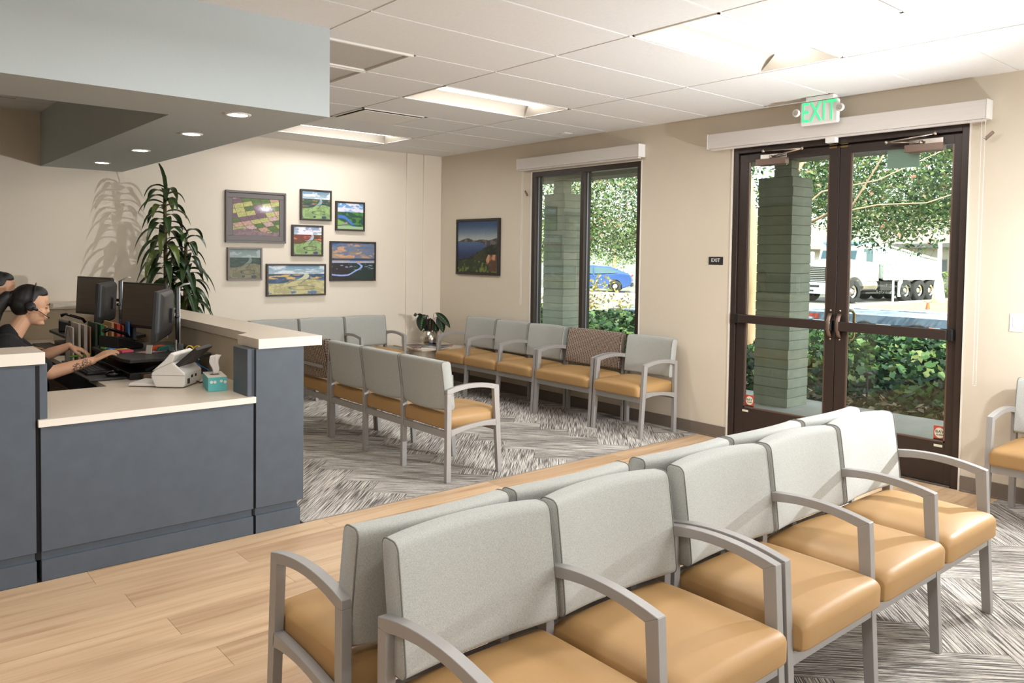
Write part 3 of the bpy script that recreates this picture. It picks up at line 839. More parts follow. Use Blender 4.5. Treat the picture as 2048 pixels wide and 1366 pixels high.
# transaction tops
def cap(pts, lb, par, z0=1.010, z1=1.063):
    o = MB().prism(pts, z0, z1, 'z').build('counter_cap', M_top, par, bevel=.001); tag(o, lb); return o
k = cap([(-.322, YC-.010), (.050, YC-.010), (.050, 1.06), (-.238, 1.06), (-.238, .97), (-.322, .90)], 'thick beige cap', c3)
MB().box(-.322, .050, YC-.012, YC-.0098, 1.0095, 1.0635).build('edge_band', M_edge, k)
cap([(-.236, 1.062), (.050, 1.062), (.06, YB-.01), (-.19, YB-.01), (-.19, 4.31), (-.215, 4.20)], 'long beige shelf top', hw)
cap([(-2.6, 4.29), (-.217, 4.29), (-.192, 4.312), (-.192, YB-.01), (-2.6, YB-.01)], 'narrow beige ledge', hb)
k = cap([(-2.6, YC-.012), (-1.328, YC-.012), (-1.328, .895), (-2.6, .895)], 'thick beige cap', c1)
MB().box(-2.6, -1.328, YC-.014, YC-.0118, 1.0095, 1.0635).build('edge_band', M_edge, k)

# ------------------------------------------------------------------ office equipment
M_screen = mat('screen_dark', rgb(88, 78, 68), .35, noise=.12, nscale=1, stretch=(2, 2, 90))
M_monblk = mat('monitor_shell', rgb(38, 36, 36), .45)
M_lampw = mat('lamp_arm_white', rgb(210, 208, 204), .3, metal=.3)
def monitor(loc, ang, tilt, lb, w=.51, h=.315):
    """screen faces local -x; origin at the screen centre"""
    r = empty('monitor', loc); r.rotation_euler = (0, tilt, ang); tag(r, lb, 'monitor')
    MB().box(-.012, .012, -w/2, w/2, -h/2, h/2).build('bezel', M_monblk, r, bevel=.004)
    MB().box(-.0128, -.012, -w/2+.012, w/2-.012, -h/2+.020, h/2-.012).build('screen', M_screen, r)
    b = MB(); n = 8; vs = []; fs = []
    for i in range(n+1):
        t = i/n; s = cos(t*pi/2)**.55 if t < 1 else .0
        s = max(.35, s); x = .012+.045*sin(t*pi/2)
        vs += [(x, -w/2*.97*s, -h/2*.97*s), (x, w/2*.97*s, -h/2*.97*s), (x, w/2*.97*s, h/2*.97*s), (x, -w/2*.97*s, h/2*.97*s)]
    for i in range(n):
        for q in range(4): fs.append((4*i+q, 4*i+(q+1) % 4, 4*i+4+(q+1) % 4, 4*i+4+q))
    fs.append((4*n, 4*n+1, 4*n+2, 4*n+3))
    b.add(vs, fs).build('back_shell', M_monblk, r, bevel=.004)
    MB().box(.055, .075, -.045, .045, -.045, .045).build('mount_plate', M_black, r, bevel=.003)
    return r
def face(a, b):
    """centre and heading of a panel whose edge runs a -> b (xy) with its screen on the left side (-x-ish)"""
    d = Vector((b[0]-a[0], b[1]-a[1])); ang = math.atan2(d.y, d.x)-pi/2
    return ((a[0]+b[0])/2, (a[1]+b[1])/2), ang
def station(dy, n):
    (c, a) = face((-.36, 2.08+dy), (-.50, 2.56+dy)); monitor((c[0], c[1], 1.150), a, R(3), ['dark monitor of the nearer workstation, its screen turned to the camera', 'dark monitor of the farther workstation, its screen turned to the camera'][n])
    (c, a) = face((-.585, 1.55+dy), (-.37, 2.01+dy)); monitor((c[0], c[1], 1.125), a, R(3), ['monitor of the nearer workstation seen edge-on, its back to the waiting room', 'monitor of the farther workstation seen edge-on, its back to the waiting room'][n])
    s = empty('monitor_stand', (-.305, 1.99+dy, .885)); tag(s, ['tall pole stand with a slim lamp head at the nearer workstation', 'tall pole stand with a slim lamp head at the farther workstation'][n], 'monitor stand')
    MB().box(-.016, .004, -.012, .012, 0, .40).build('pole', M_black, s, bevel=.003)
    MB().box(.0045, .012, -.009, .009, 0, .405).build('light_strip', M_lampw, s, bevel=.002)
    MB().tube([(0, 0, .40), (.03, -.03, .425), (.055, -.055, .43)], .009, 8, flat=(1.3, .6)).build('lamp_head', M_lampw, s, smooth=True)
    MB().box(-.10, .06, -.07, .07, 0, .012).build('base', M_black, s, bevel=.004)
    MB().tube([(0, 0, .24), (-.05, .12, .245), (-.075, .30, .25)], .012, 8).tube([(0, 0, .21), (-.03, -.07, .215), (-.07, -.19, .22)], .012, 8).build('arm', M_black, s, smooth=True)
    p = empty('desk_riser', (0, dy, 0)); tag(p, ['black sit-stand desk riser at the nearer workstation', 'black sit-stand desk riser at the farther workstation'][n], 'desk riser')
    MB().prism([(-.735, 1.50), (-.30, 1.50), (-.235, 1.56), (-.235, 2.40), (-.70, 2.40), (-.76, 2.32), (-.76, 1.60)], .862, .884, 'z').build('platform', M_monblk, p, bevel=.004)
    MB().box(-.72, -.26, 1.56, 2.34, .753, .795).build('base', M_black, p, bevel=.006)
    MB().box(-.66, -.52, 1.50, 1.565, .765, .79).build('handle', M_bronze2, p, bevel=.003)
    MB().tube([(-.62, 1.60, .795), (-.45, 1.60, .862)], .014, 6).build('scissor_leg', M_monblk, p); MB().tube([(-.62, 2.30, .795), (-.45, 2.30, .862)], .014, 6).build('scissor_leg', M_monblk, p)
    MB().box(-.93, -.72, 1.62, 2.30, .755, .768).build('keyboard_tray', M_monblk, p, bevel=.004)
    kb = empty('keyboard', (-.83, 2.02+dy, .769)); tag(kb, ['black keyboard by the typing hands at the nearer workstation', 'black keyboard at the farther workstation'][n], 'keyboard')
    MB().box(-.07, .07, -.21, .21, 0, .016).build('body', M_black, kb, bevel=.004)
    ks = MB()
    for a_ in range(5):
        for b_ in range(14): ks.box(-.062+a_*.0255, -.040+a_*.0255, -.203+b_*.0292, -.178+b_*.0292, .016, .022)
    tag(ks.build('keys', M_monblk, kb), kind='stuff')
station(0, 0); station(1.42, 1)
ms = empty('computer_mouse', (-.775, 1.69, .769)); tag(ms, 'glossy black computer mouse beside the keyboard', 'mouse'); M_gloss = mat('gloss_black', rgb(16, 15, 16), .12)
MB().sphere((0, 0, .012), .035, 14, 8, (1.5, .95, .65)).build('shell', M_gloss, ms, smooth=True)
MB().lathe([(.0, -.004), (.008, -.004), (.008, .004), (.0, .004)], 12, M=Matrix.Translation((.02, 0, .033)) @ Matrix.Rotation(R(90), 4, 'X')).build('wheel', M_monblk, ms)

# sticky notes, card
for (x, y, rz, c, lb, dx) in ((-.66, 1.90, .2, (226, 92, 120), 'pink sticky note pad on the desk riser', 0), (-.66, 1.965, .1, (240, 205, 80), 'yellow sticky note pad on the desk riser', 0),
                    (-.69, 2.05, .1, (90, 150, 200), 'blue sticky note pad on the desk riser', 0), (-.70, 2.14, .15, (150, 205, 90), 'green sticky note pad at the back of the desk riser', 0)):
    o = MB().box(-.036, .036, -.036, .036, 0, .013).build('sticky_note_pad', mat('note_'+lb.split()[0], rgb(*c), .7), bevel=.001, loc=(x, y, .885), rotz=rz); tag(o, lb, 'sticky notes', 'sticky note pads')
o = MB().box(-.003, .003, -.02, .02, 0, .055).build('name_card', M_trimwhite, bevel=.001, loc=(-.57, 1.72, .886), rotz=R(35)); o.rotation_euler[1] = R(12); tag(o, 'small white card standing on the near edge of the riser', 'card')
o = MB().box(-.002, .002, -.055, .055, -.035, .035).build('calendar_card', M_trimwhite, loc=(-.395, 2.02, .985), rotz=R(16)); tag(o, 'small printed calendar card leaning under the near monitor', 'calendar')
MB().box(-.0028, -.002, -.053, .053, .012, .033).build('blue_header', mat('cal_blue', rgb(50, 110, 160), .6), o)
cl = MB()
for i in range(3): cl.box(-.0027, -.002, -.05, .05, -.026+i*.012, -.0245+i*.012)
cl.build('ruled_lines', mat('cal_grey', rgb(130, 130, 135), .6), o)
for a_, (c, lb) in enumerate((((200, 80, 40), 'orange tape dispenser on the riser under the monitors'), ((40, 90, 80), 'dark green stapler on the riser under the monitors'))):
    q = empty('desk_tool', (-.46+.03*a_, 1.90-.06*a_, .885), R(20)); tag(q, lb, 'desk tool')
    MB().prism([(-.07, 0), (.07, 0), (.07, .022), (.02, .034), (-.05, .028)], -.014, .014).build('body', mat('tool%s' % 'ab'[a_], rgb(*c), .4), q, bevel=.004)
    MB().box(-.072, .072, -.015, .015, -.0, .004).build('base', M_black, q)
pp = MB().box(-.08, .08, -.05, .05, 0, .001).build('paper_slip', mat('pink_paper', rgb(200, 150, 150), .7), loc=(-.52, 1.83, .8855), rotz=.4); tag(pp, 'pale pink paper slip lying on the desk riser', 'paper')

# clear tray with cards, pen cup with scissors
q = empty('card_holder', (-.39, 1.76, .885)); tag(q, 'small clear holder with a white card on the riser', 'card holder')
MB().box(-.03, .03, -.045, .045, 0, .004).box(-.03, -.027, -.045, .045, 0, .03).box(.027, .03, -.045, .045, 0, .05).build('tray', frost('clear_plastic', rgb(200, 205, 205), .35), q)
MB().box(-.004, -.001, -.02, .012, .004, .075).build('card', M_trimwhite, q)
q = empty('pen_cup', (-.36, 1.52, .753)); tag(q, 'dark pen cup with yellow scissors behind the white scanner', 'pen cup')
MB().lathe([(.036, 0), (.038, .10), (.036, .10), (.034, .004), (.0, .004)], 20, cap=False).build('cup', M_monblk, q, smooth=True)
sc = empty('scissors', (-.36, 1.52, .78)); tag(sc, 'scissors with yellow handles standing in the pen cup', 'scissors')
M_yel = mat('scissor_yellow', rgb(214, 180, 70), .4)
for s in (-1, 1):
    MB().tube([(-.65*.0+s*.024*cos(a)+s*.024, -.0+.0*sin(a), .135+.026*sin(a)) for a in [2*pi*i/14 for i in range(14)]], .005, 6, closed=True).build('handle', M_yel, sc, smooth=True)
    MB().prism([(-.006, 0), (.006, 0), (.007+s*.006, .11), (-.007+s*.006, .11)], -.0015+s*.0017, .0015+s*.0017).build('blade', M_steel, sc)
sc.rotation_euler.z = -R(40)
for (dx, c, lb) in ((-.022, (200, 40, 45), 'red pen in the pen cup'), (.022, (90, 160, 170), 'teal pen in the pen cup')):
    q = MB().tube([(0, 0, 0), (dx*.4, .01, .13)], .005, 8).sphere((dx*.4, .01, .132), .011, 8, 6).build('pen', mat('pen%d' % c[0], rgb(*c), .4), smooth=True, loc=(-.36+dx, 1.50, .775)); tag(q, lb, 'pen')

# document scanner
M_scan = mat('scanner_white', rgb(222, 216, 208), .4)
sq = empty('document_scanner', (-.548, 1.235, .753), R(-42)); tag(sq, 'white sheet-fed document scanner on the beige worktop', 'scanner')
# local -x points to the output tray, profile in x,z
MB().prism([(-.075, .004), (.085, .004), (.095, .02), (.095, .085), (.020, .150), (-.02, .155), (-.098, .085), (-.10, .06)], -.115, .115).build('body', M_scan, sq, bevel=.008, seg=3)
MB().prism([(-.092, .095), (-.02, .158), (.02, .205), (.045, .19), (.03, .150)], -.125, .122).build('cover', M_scan, sq, bevel=.007, seg=3)
MB().prism([(.028, .128), (.048, .112), (.165, .215), (.150, .232)], -.105, .105).build('paper_chute', M_monblk, sq, bevel=.004)
MB().prism([(-.25, .004), (-.085, .004), (-.085, .018), (-.235, .022)], -.09, .09).build('output_tray', M_scan, sq, bevel=.005)
MB().box(.0955, .0965, -.08, -.05, .02, .05).box(.0955, .0965, -.03, -.01, .05, .065).box(.0955, .0965, .02, .04, .05, .065).build('ports', M_black, sq)
MB().box(-.101, .096, -.1158, -.1152, .071, .0725).build('seam', M_monblk, sq)
cb = MB().tube([(-.46, 1.20, .775), (-.42, 1.22, .757), (-.36, 1.27, .757), (-.31, 1.30, .759), (-.285, 1.36, .80), (-.27, 1.30, .785), (-.29, 1.25, .757), (-.32, 1.33, .76), (-.33, 1.42, .80), (-.36, 1.47, .79)], .0035, 6).build('power_cable', M_black, smooth=True)
tag(cb, 'black cable looping behind the scanner', 'cable')
cb = MB().tube([(-.42, 1.55, .845), (-.36, 1.48, .838), (-.31, 1.41, .80), (-.28, 1.33, .765), (-.30, 1.29, .757)], .0035, 6).build('network_cable', mat('cable_blue', rgb(30, 90, 150), .5), smooth=True)
tag(cb, 'blue network cable behind the scanner', 'cable')

# tissue box
tb = empty('tissue_box', (-.425, 1.005, .753), R(-12)); tag(tb, 'turquoise tissue box with a white tissue standing up', 'tissue box')
M_teal = mat('tissue_teal', rgb(92, 178, 178), .5)
MB().box(-.04, .06, -.115, .115, 0, .078).build('box', M_teal, tb, bevel=.002)
MB().box(-.0405, .0605, -.1155, .1155, .0784, .0795).build('top_panel', M_trimwhite, tb)
MB().lathe([(0, 0), (.028, 0)], 20, c=(.01, 0, .0798), cap=False).build('slot', M_bronze2, tb)
dd = MB()
for i, (u, v) in enumerate(((-.022, .052), (-.004, .052), (.030, .056), (.050, .050))):
    vs = [(u+.008*cos(t), -.1156, v+.008*sin(t)) for t in [2*pi*j/14 for j in range(14)]]; dd.add(vs, [tuple(range(14))])
dd.build('white_dots', M_trimwhite, tb)
vs = []; fs = []
for i in range(9):
    z = .078+.115*i/8; w_ = .010+.022*(i/8)**.8; 
    for j in range(9):
        t = j/8; vs.append((.012+(-w_+2*w_*t)+.006*sin(i*.9), .006*sin(j*1.9+i*.7)*(.3+i/8), z-.012*abs(t-.6)*(i/8)))
for i in range(8):
    for j in range(8): fs.append((i*9+j, i*9+j+1, i*9+j+10, i*9+j+9))
t_ = MB().add(vs, fs).build('tissue', mat('tissue_white', rgb(232, 226, 218), .9), tb, smooth=True); t_.modifiers.new('thick', 'SOLIDIFY').thickness = .001

# file sorter with folders
fs_ = empty('file_sorter', (-.655, 2.56, .753)); tag(fs_, 'wire file sorter between the two workstations', 'file sorter')
M_wire = mat('wire_grey', rgb(150, 148, 146), .3, metal=.8)
for i in range(9):
    x = -.20+i*.05
    MB().tube([(x, .09*cos(a), .01+.24*sin(a)) for a in [pi*j/12 for j in range(13)]], .0025, 5).build('divider', M_wire, fs_, smooth=True)
MB().box(-.22, .22, -.10, .10, 0, .008).build('base', M_black, fs_, bevel=.002)
cols = [(205, 198, 190), (196, 184, 166), (190, 180, 170), (165, 130, 100), (60, 75, 60), (66, 130, 80), (215, 178, 128), (205, 165, 120), (205, 92, 72), (196, 84, 66), (70, 110, 160), (60, 62, 70)]
nm = ['white', 'cream', 'grey paper', 'brown', 'dark olive', 'green', 'tan', 'light tan', 'red', 'brick red', 'blue', 'charcoal']
xx = -.195
for i, (c, n_) in enumerate(zip(cols, nm)):
    th = .009+.006*((i*7) % 3)
    hh = .245+.012*((i*5) % 3)
    o = MB().prism([(-.12, 0), (.10, 0), (.115, hh*.85), (.09, hh), (-.12, hh)], 0, th, 'x').build('file_folder', mat('folder_%s' % n_.replace(' ', '_'), rgb(*c), .75), bevel=.002, loc=(-.655+xx, 2.56, .762))
    tag(o, '%s file folder standing in the wire sorter' % n_, 'folder', 'folders in the desk sorter'); xx += .0345
# desk phones
def phone(x, y, rz, lb):
    q = empty('desk_phone', (x, y, .885), rz); tag(q, lb, 'telephone')
    MB().prism([(-.09, 0), (.10, 0), (.10, .09), (-.09, .03)], -.10, .10).build('base', M_black, q, bevel=.008)
    MB().tube([(-.09, -.065, .055), (-.07, -.065, .085), (.05, -.065, .128), (.085, -.065, .115)], [.02, .016, .016, .022], 10, flat=(1.2, .7)).build('handset', M_gloss, q, smooth=True)
    kk = MB()
    for a_ in range(4):
        for b_ in range(3):
            xx = -.06+a_*.026; kk.box(xx, xx+.015, .0+b_*.028, .02+b_*.028, .045+a_*.008, .055+a_*.008)
    tag(kk.build('keypad', M_monblk, q), kind='stuff')
phone(-.62, 2.13, R(200), 'black desk phone behind the receptionist\'s hands')
phone(-.62, 3.58, R(170), 'black desk phone on the farther desk riser')
o = MB().prism([(-.10, 0), (.10, 0), (.10, .05), (-.04, .085), (-.10, .06)], -.08, .08).build('label_printer', M_scan, bevel=.008, loc=(-.55, 4.05, .753), rotz=.3); tag(o, 'small white label printer under the farther monitors', 'printer')
pb = MB().box(-.10, .10, -.13, .13, 0, .035).build('paper_stack', M_trimwhite, bevel=.002, loc=(-.36, 2.74, .753), rotz=.1); tag(pb, 'white paper stack behind the folders', 'paper')

# office chairs
M_off = mat('office_grey', rgb(96, 94, 92), .6)
def office(x, y, rz, lb):
    q = empty('office_chair', (x, y, 0), rz); tag(q, lb, 'office chair')
    MB().box(-.24, .24, -.24, .24, .42, .49).build('seat', M_off, q, bevel=.03, seg=4)
    MB().box(-.33, -.26, -.21, .21, .58, .98).build('backrest', M_off, q, bevel=.03, seg=4)
    MB().tube([(-.30, 0, .60), (-.28, 0, .44), (-.1, 0, .40)], .02, 8).build('back_bar', M_black, q)
    MB().lathe([(.03, .08), (.03, .42)], 14).build('gas_lift', M_black, q)
    for i in range(5):
        a = 2*pi*i/5; l = MB().tube([(0, 0, .09), (.28*cos(a), .28*sin(a), .065)], [.03, .018], 8).build('leg', M_black, q)
        MB().sphere((.28*cos(a), .28*sin(a), .028), .028, 10, 6, (.7, .7, 1)).build('caster', M_black, l)
    for s in (-1, 1):
        MB().tube([(-.05, s*.27, .45), (-.05, s*.30, .64)], .015, 8).build('arm_post', M_black, q)
        MB().box(-.14, .14, s*.30-.035, s*.30+.035, .635, .675).build('armrest', mat('armpad', rgb(112, 108, 104), .5), q, bevel=.016, seg=3)
office(-1.32, 1.93, 0, 'grey office chair of the receptionist, its armrest showing over the counter')
office(-1.45, 3.30, 0, 'grey office chair of the second receptionist')
# ------------------------------------------------------------------ framed landscapes
def vnoise(x, y, seed=0):
    xi = np.floor(x).astype(int); yi = np.floor(y).astype(int); xf = x-xi; yf = y-yi
    def h(a, b):
        n = (a*374761393+b*668265263+seed*974711) & 0x7fffffff
        n = ((n ^ (n >> 13))*1274126177) & 0x7fffffff
        return ((n ^ (n >> 16)) & 0xffff)/65535.0
    u = xf*xf*(3-2*xf); v = yf*yf*(3-2*yf)
    return (h(xi, yi)*(1-u)+h(xi+1, yi)*u)*(1-v)+(h(xi, yi+1)*(1-u)+h(xi+1, yi+1)*u)*v
def fbm(x, y, seed=0, o=4):
    s = 0; a = .5
    for i in range(o): s = s+a*vnoise(x*2**i, y*2**i, seed+i); a *= .5
    return s
def C(*c): return np.array(c, float)
def mixc(a, b, t): return a*(1-t[..., None])+b*t[..., None]
def sst(a, b, x): t = np.clip((x-a)/(b-a), 0, 1); return t*t*(3-2*t)
def sky_(u, v, hz, top, low, cloud, seed, den=.5, hi=None):
    t = np.clip((v-hz)/(1-hz), 0, 1); c = mixc(low, top, t)
    n = fbm(u*4, v*9+1.3, seed, 5); c = mixc(c, cloud, sst(den, den+.12, n))
    if hi is not None: c = mixc(c, hi, sst(.50, .58, fbm(u*5+9, v*14, seed+9, 4))*.8)
    return c
def estuary(u, v, p):
    """a river running from the foreground to the horizon between banks"""
    hz = .72
    c = sky_(u, v, hz, p['sky'], p['low'], p['cloud'], p['seed'], .46)
    t = np.clip((hz-v)/hz, 0, 1)
    land = mixc(p['farl'], p['mid'], sst(.45, .6, fbm(u*6, v*16, p['seed']+3)))
    land = mixc(land, p['acc'], sst(.56, .62, fbm(u*5+4, v*22, p['seed']+5))*sst(0, .08, t)*(1-sst(.3, .5, t)))
    cen = .62-.30*t+.10*np.sin(t*7+.4)*(1-t); wid = .03+.16*t**.8
    river = 1-sst(.9, 1.05, np.abs(u-cen)/wid)
    river = river*(1-sst(.42, .5, t))
    field = sst(.0, .04, (t-.36-.10*np.sin(u*5+1)))
    land = mixc(land, p['river'], river)
    fg = mixc(p['field'], p['field']*.86, sst(.45, .6, fbm(u*9, v*9, 7)))
    land = mixc(land, fg, field)
    ang = np.sqrt(((u-.60)/.24)**2+((v-.22)/.075)**2); ring = np.exp(-((ang-1)/.10)**2)*(u < .82)
    land = mixc(land, p['line'], ring*.8)
    bank = np.exp(-((np.abs(u-cen)/wid-1)/.14)**2)*(t < .5)*(t > .05); land = mixc(land, p['line'], bank*.6)
    edge = np.exp(-((t-.36-.10*np.sin(u*5+1)-.01)/.010)**2); land = mixc(land, p['line'], edge*.8*(u > .4))
    bush = sst(.54, .60, fbm(u*11+2, v*13, 21))*sst(.80, .92, t); land = mixc(land, p['bush'], bush)
    return np.where((v > hz)[..., None], c, land)
def fields(u, v):
    x = u*1.0+v*.55; y = v*1.5-u*.38
    ci = np.floor(x*4.6+.3*np.sin(y*3)); cj = np.floor(y*5.2+.5)
    h = vnoise(ci*7.3+.5, cj*5.7+.5, 3)
    pal = [C(.62, .66, .36), C(.72, .58, .50), C(.44, .34, .38), C(.32, .42, .20), C(.70, .70, .42), C(.74, .62, .60)]
    c = np.zeros(u.shape+(3,))
    for i, q in enumerate(pal): c = np.where(((h*5.99).astype(int) == i)[..., None], q, c)
    fx = (x*4.6+.3*np.sin(y*3)) % 1; fy = (y*5.2+.5) % 1
    ln = np.minimum(np.minimum(fx, 1-fx)/3.4, np.minimum(fy, 1-fy)/3.6)
    furrow = ((fx*6) % 1 < .10)*(h > .3)
    c = mixc(c, C(.38, .20, .22), furrow*.6); c = mixc(c, C(.34, .18, .22), 1-sst(.004, .010, ln))
    c = mixc(c, C(.46, .22, .30), sst(.0, .02, -.02+.06*np.abs(np.sin(u*9+v*2))-np.abs(v-.28-.12*u))*.0)
    cl = np.exp(-(((u-.70)/.17)**2+((v-.74)/.09)**2)); c = mixc(c, C(.92, .92, .93), np.clip(cl*1.2, 0, .95)*sst(.3, .55, fbm(u*9, v*9, 5)+.25))
    c = mixc(c, C(.16, .26, .12), sst(.55, .6, fbm(u*8, v*8, 2))*((v < .12) & (u > .6)))
    mud = (v < .14+.05*np.sin(u*6)); c = np.where(mud[..., None], mixc(C(.40, .32, .34), C(.62, .50, .50), fbm(u*12, v*16, 4)), c)
    return c*(.86+.28*fbm(u*30, v*30, 8)[..., None])
def sunset(u, v):
    c = sky_(u, v, .52, C(.22, .36, .58), C(.80, .62, .40), C(.42, .46, .56), 12, .46, C(.86, .62, .42))
    band = np.exp(-((v-.55)/.03)**2); c = mixc(c, C(.10, .20, .34), band)
    c = mixc(c, C(.62, .68, .82), np.exp(-((v-.475)/.030)**2)); c = mixc(c, C(.95, .55, .22), np.exp(-(((u-.62)/.05)**2+((v-.49)/.016)**2)))
    lnd = mixc(C(.14, .10, .12), C(.10, .18, .15), sst(.45, .62, u+.2*fbm(u*6, v*8, 3)))
    lnd = mixc(lnd, C(.55, .55, .66), sst(.60, .66, fbm(u*9, v*26, 14))*(v > .26))
    t = (.45-v)/.45; cen = .62+.0*t; path = np.where(t < .30, .68-.28*np.abs(t-.12), 0)
    d1 = np.abs(u-(.60+.09*np.sin(np.clip(t, 0, .42)*7.5)))/.028; w1 = (t < .42)
    d2 = np.abs(v-(.17+.06*np.sin((.62-u)*4)*-1+.10*sst(.35, .62, u)))/.022; w2 = (u < .62)
    rv = np.clip((1-sst(.8, 1.1, d1))*w1+(1-sst(.8, 1.1, d2))*w2, 0, 1); lnd = mixc(lnd, C(.60, .68, .90), rv)
    return np.where((v > .45)[..., None], c, lnd)
def lake(u, v):
    c = mixc(C(.62, .64, .62), C(.13, .24, .38), sst(.60, 1.0, v))
    ridge = .60+.035*fbm(u*7, u*0, 5)+.05*np.exp(-((u-.25)/.14)**2)+.03*np.exp(-((u-.62)/.14)**2)+.05*sst(.7, 1, u)
    c = np.where((v < ridge)[..., None], mixc(C(.22, .21, .22), C(.40, .36, .34), sst(.4, .6, fbm(u*14, v*22, 3))), c)
    wt = (v < .595-.16*sst(.5, 1, u)); c = np.where(wt[..., None], mixc(C(.08, .14, .30), C(.24, .34, .48), sst(.25, .6, v)), c)
    tr = .24+.30*sst(.1, .95, u)+.03*np.abs(np.sin(u*60))*vnoise(u*30, u*0, 2)+.07*(np.abs(((u*9) % 1)-.5) < .10)*(u < .45)*vnoise(np.floor(u*9), u*0, 4)
    fo = mixc(C(.05, .08, .04), C(.18, .20, .08), sst(.4, .65, fbm(u*14, v*16, 6))); c = np.where((v < tr)[..., None], fo, c)
    gr = .20+.05*np.sin(u*5); g = mixc(C(.12, .18, .06), C(.42, .46, .20), sst(.40, .66, fbm(u*22, v*14, 8))); c = np.where((v < gr)[..., None], g, c)
    rk = (u > .76+.03*np.sin(v*20)) & (v < .35) & (v > .02); c = np.where(rk[..., None], mixc(C(.30, .20, .14), C(.74, .54, .40), sst(.35, .6, fbm(u*14, v*7, 9))), c)
    return c
base = dict(sky=C(.40, .52, .60), low=C(.66, .72, .74), cloud=C(.84, .86, .88), farl=C(.16, .26, .26), mid=C(.24, .34, .20), acc=C(.62, .44, .30),
            river=C(.52, .60, .64), field=C(.56, .66, .42), line=C(.14, .20, .16), bush=C(.16, .24, .34), seed=1)
def var(**k): d = dict(base); d.update(k); return lambda u, v: estuary(u, v, d)
def village(u, v):
    c = sky_(u, v, .66, C(.28, .52, .74), C(.62, .72, .80), C(.86, .84, .90), 31, .42)
    l = mixc(C(.14, .30, .24), C(.30, .50, .22), sst(.42, .6, fbm(u*8, v*14, 33)))
    d = np.abs(v-(.46-.42*u+.10*np.sin(u*6)))/.07; l = mixc(l, C(.26, .44, .74), 1-sst(.7, 1.1, d))
    l = mixc(l, C(.50, .66, .34), sst(.0, .05, .40-v-.42*u)*(1-(1-sst(.7, 1.1, d)))); l = mixc(l, C(.62, .56, .60), (np.abs(v-.20-.5*(u-.3)) < .05)*(u > .15)*(u < .38)*1.0)
    l = mixc(l, C(.12, .24, .16), np.exp(-((v-.12-.05*np.sin(u*4))/.012)**2)); l = np.where((v < .11)[..., None], C(.62, .72, .56), l)
    return np.where((v > .66)[..., None], c, l)
def picture(name, lb, centre, w, h, fw, fn, frame_col, wall='back', depth=.035, mat_w=0, inset=.008):
    q = empty(name, centre, 0 if wall == 'back' else -pi/2)   # local: x right, z up, faces -y
    tag(q, lb, 'painting' if wall == 'back' else 'picture')
    mf = mat('frame_'+name+str(len(bpy.data.materials)), frame_col, .45, bump=.1, bscale=300)
    f = MB(); d = depth
    f.box(-w/2, w/2, -d, -.001, h/2-fw, h/2).box(-w/2, w/2, -d, -.001, -h/2, -h/2+fw)
    f.box(-w/2, -w/2+fw, -d, -.001, -h/2+fw, h/2-fw).box(w/2-fw, w/2, -d, -.001, -h/2+fw, h/2-fw)
    f.build('frame', mf, q, bevel=.002)
    if mat_w:
        iw, ih = w/2-fw, h/2-fw; g = MB(); y0, y1 = -d+.010, -.002
        g.box(-iw, iw, y0, y1, ih-mat_w, ih).box(-iw, iw, y0, y1, -ih, -ih+mat_w).box(-iw, -iw+mat_w, y0, y1, -ih+mat_w, ih-mat_w).box(iw-mat_w, iw, y0, y1, -ih+mat_w, ih-mat_w)
        g.build('inner_moulding', mf, q, bevel=.003)
    gw, gh = w-2*(fw+mat_w)-.004, h-2*(fw+mat_w)-.004; n = int(140*gw/max(gw, gh))+2; m = int(140*gh/max(gw, gh))+2
    us = np.linspace(0, 1, n); vs_ = np.linspace(0, 1, m); U, V = np.meshgrid(us, vs_)
    col = np.clip(fn(U, V)*(.92+.16*fbm(U*46, V*46, 77, 2)[..., None]), 0, 1)
    verts = [(-gw/2+gw*U[j, i], 0, -gh/2+gh*V[j, i]) for j in range(m) for i in range(n)]
    faces = [(j*n+i, j*n+i+1, (j+1)*n+i+1, (j+1)*n+i) for j in range(m-1) for i in range(n-1)]
    me = bpy.data.meshes.new('canvas'); me.from_pydata(verts, [], faces); me.update()
    ca = me.color_attributes.new('paint', 'FLOAT_COLOR', 'POINT')
    lc = np.where(col <= .04045, col/12.92, ((col+.055)/1.055)**2.4)
    ca.data.foreach_set('color', np.concatenate([lc.reshape(-1, 3), np.ones((n*m, 1))], 1).astype(np.float32).ravel())
    me.materials.append(M_paint); o = bpy.data.objects.new('canvas', me); link(o, q); o.location = (0, -d+inset+(.006 if mat_w else 0), 0)
    s = MB().box(-w/2+fw*.5, w/2-fw*.5, -d+inset+.009, -.0015, -h/2+fw*.5, h/2-fw*.5).build('backing', M_black, q)
    return q
M_paint = bpy.data.materials.new('painted_canvas'); M_paint.use_nodes = True; k_ = NT(M_paint); at = k_.n('Attribute'); at.attribute_name = 'paint'
k_.l(at.outputs['Color'], M_paint.node_tree.nodes['Principled BSDF'].inputs['Base Color']); M_paint.node_tree.nodes['Principled BSDF'].inputs['Roughness'].default_value = .5
DF = rgb(52, 42, 36)
def pb_(x0, z1, x1, z0): return ((x0+x1)/2, YB, (z0+z1)/2), x1-x0, z1-z0
def art(lb, box, fn, col=DF, fw=.018, **k):
    c, w, h = pb_(*box); picture('painting', lb, c, w, h, fw, fn, col, **k)
art('largest painting, upper left, patchwork of fields in a wide grey frame', (.972, 2.166, 1.622, 1.628), fields, rgb(100, 92, 90), fw=.022, mat_w=.052)
art('square painting of a river and clouds, topmost of the group', (1.79, 2.228, 2.160, 1.888), var(seed=3))
art('small painting with snowy clouds and blue river, upper right of the group', (2.215, 2.12, 2.582, 1.787), village)
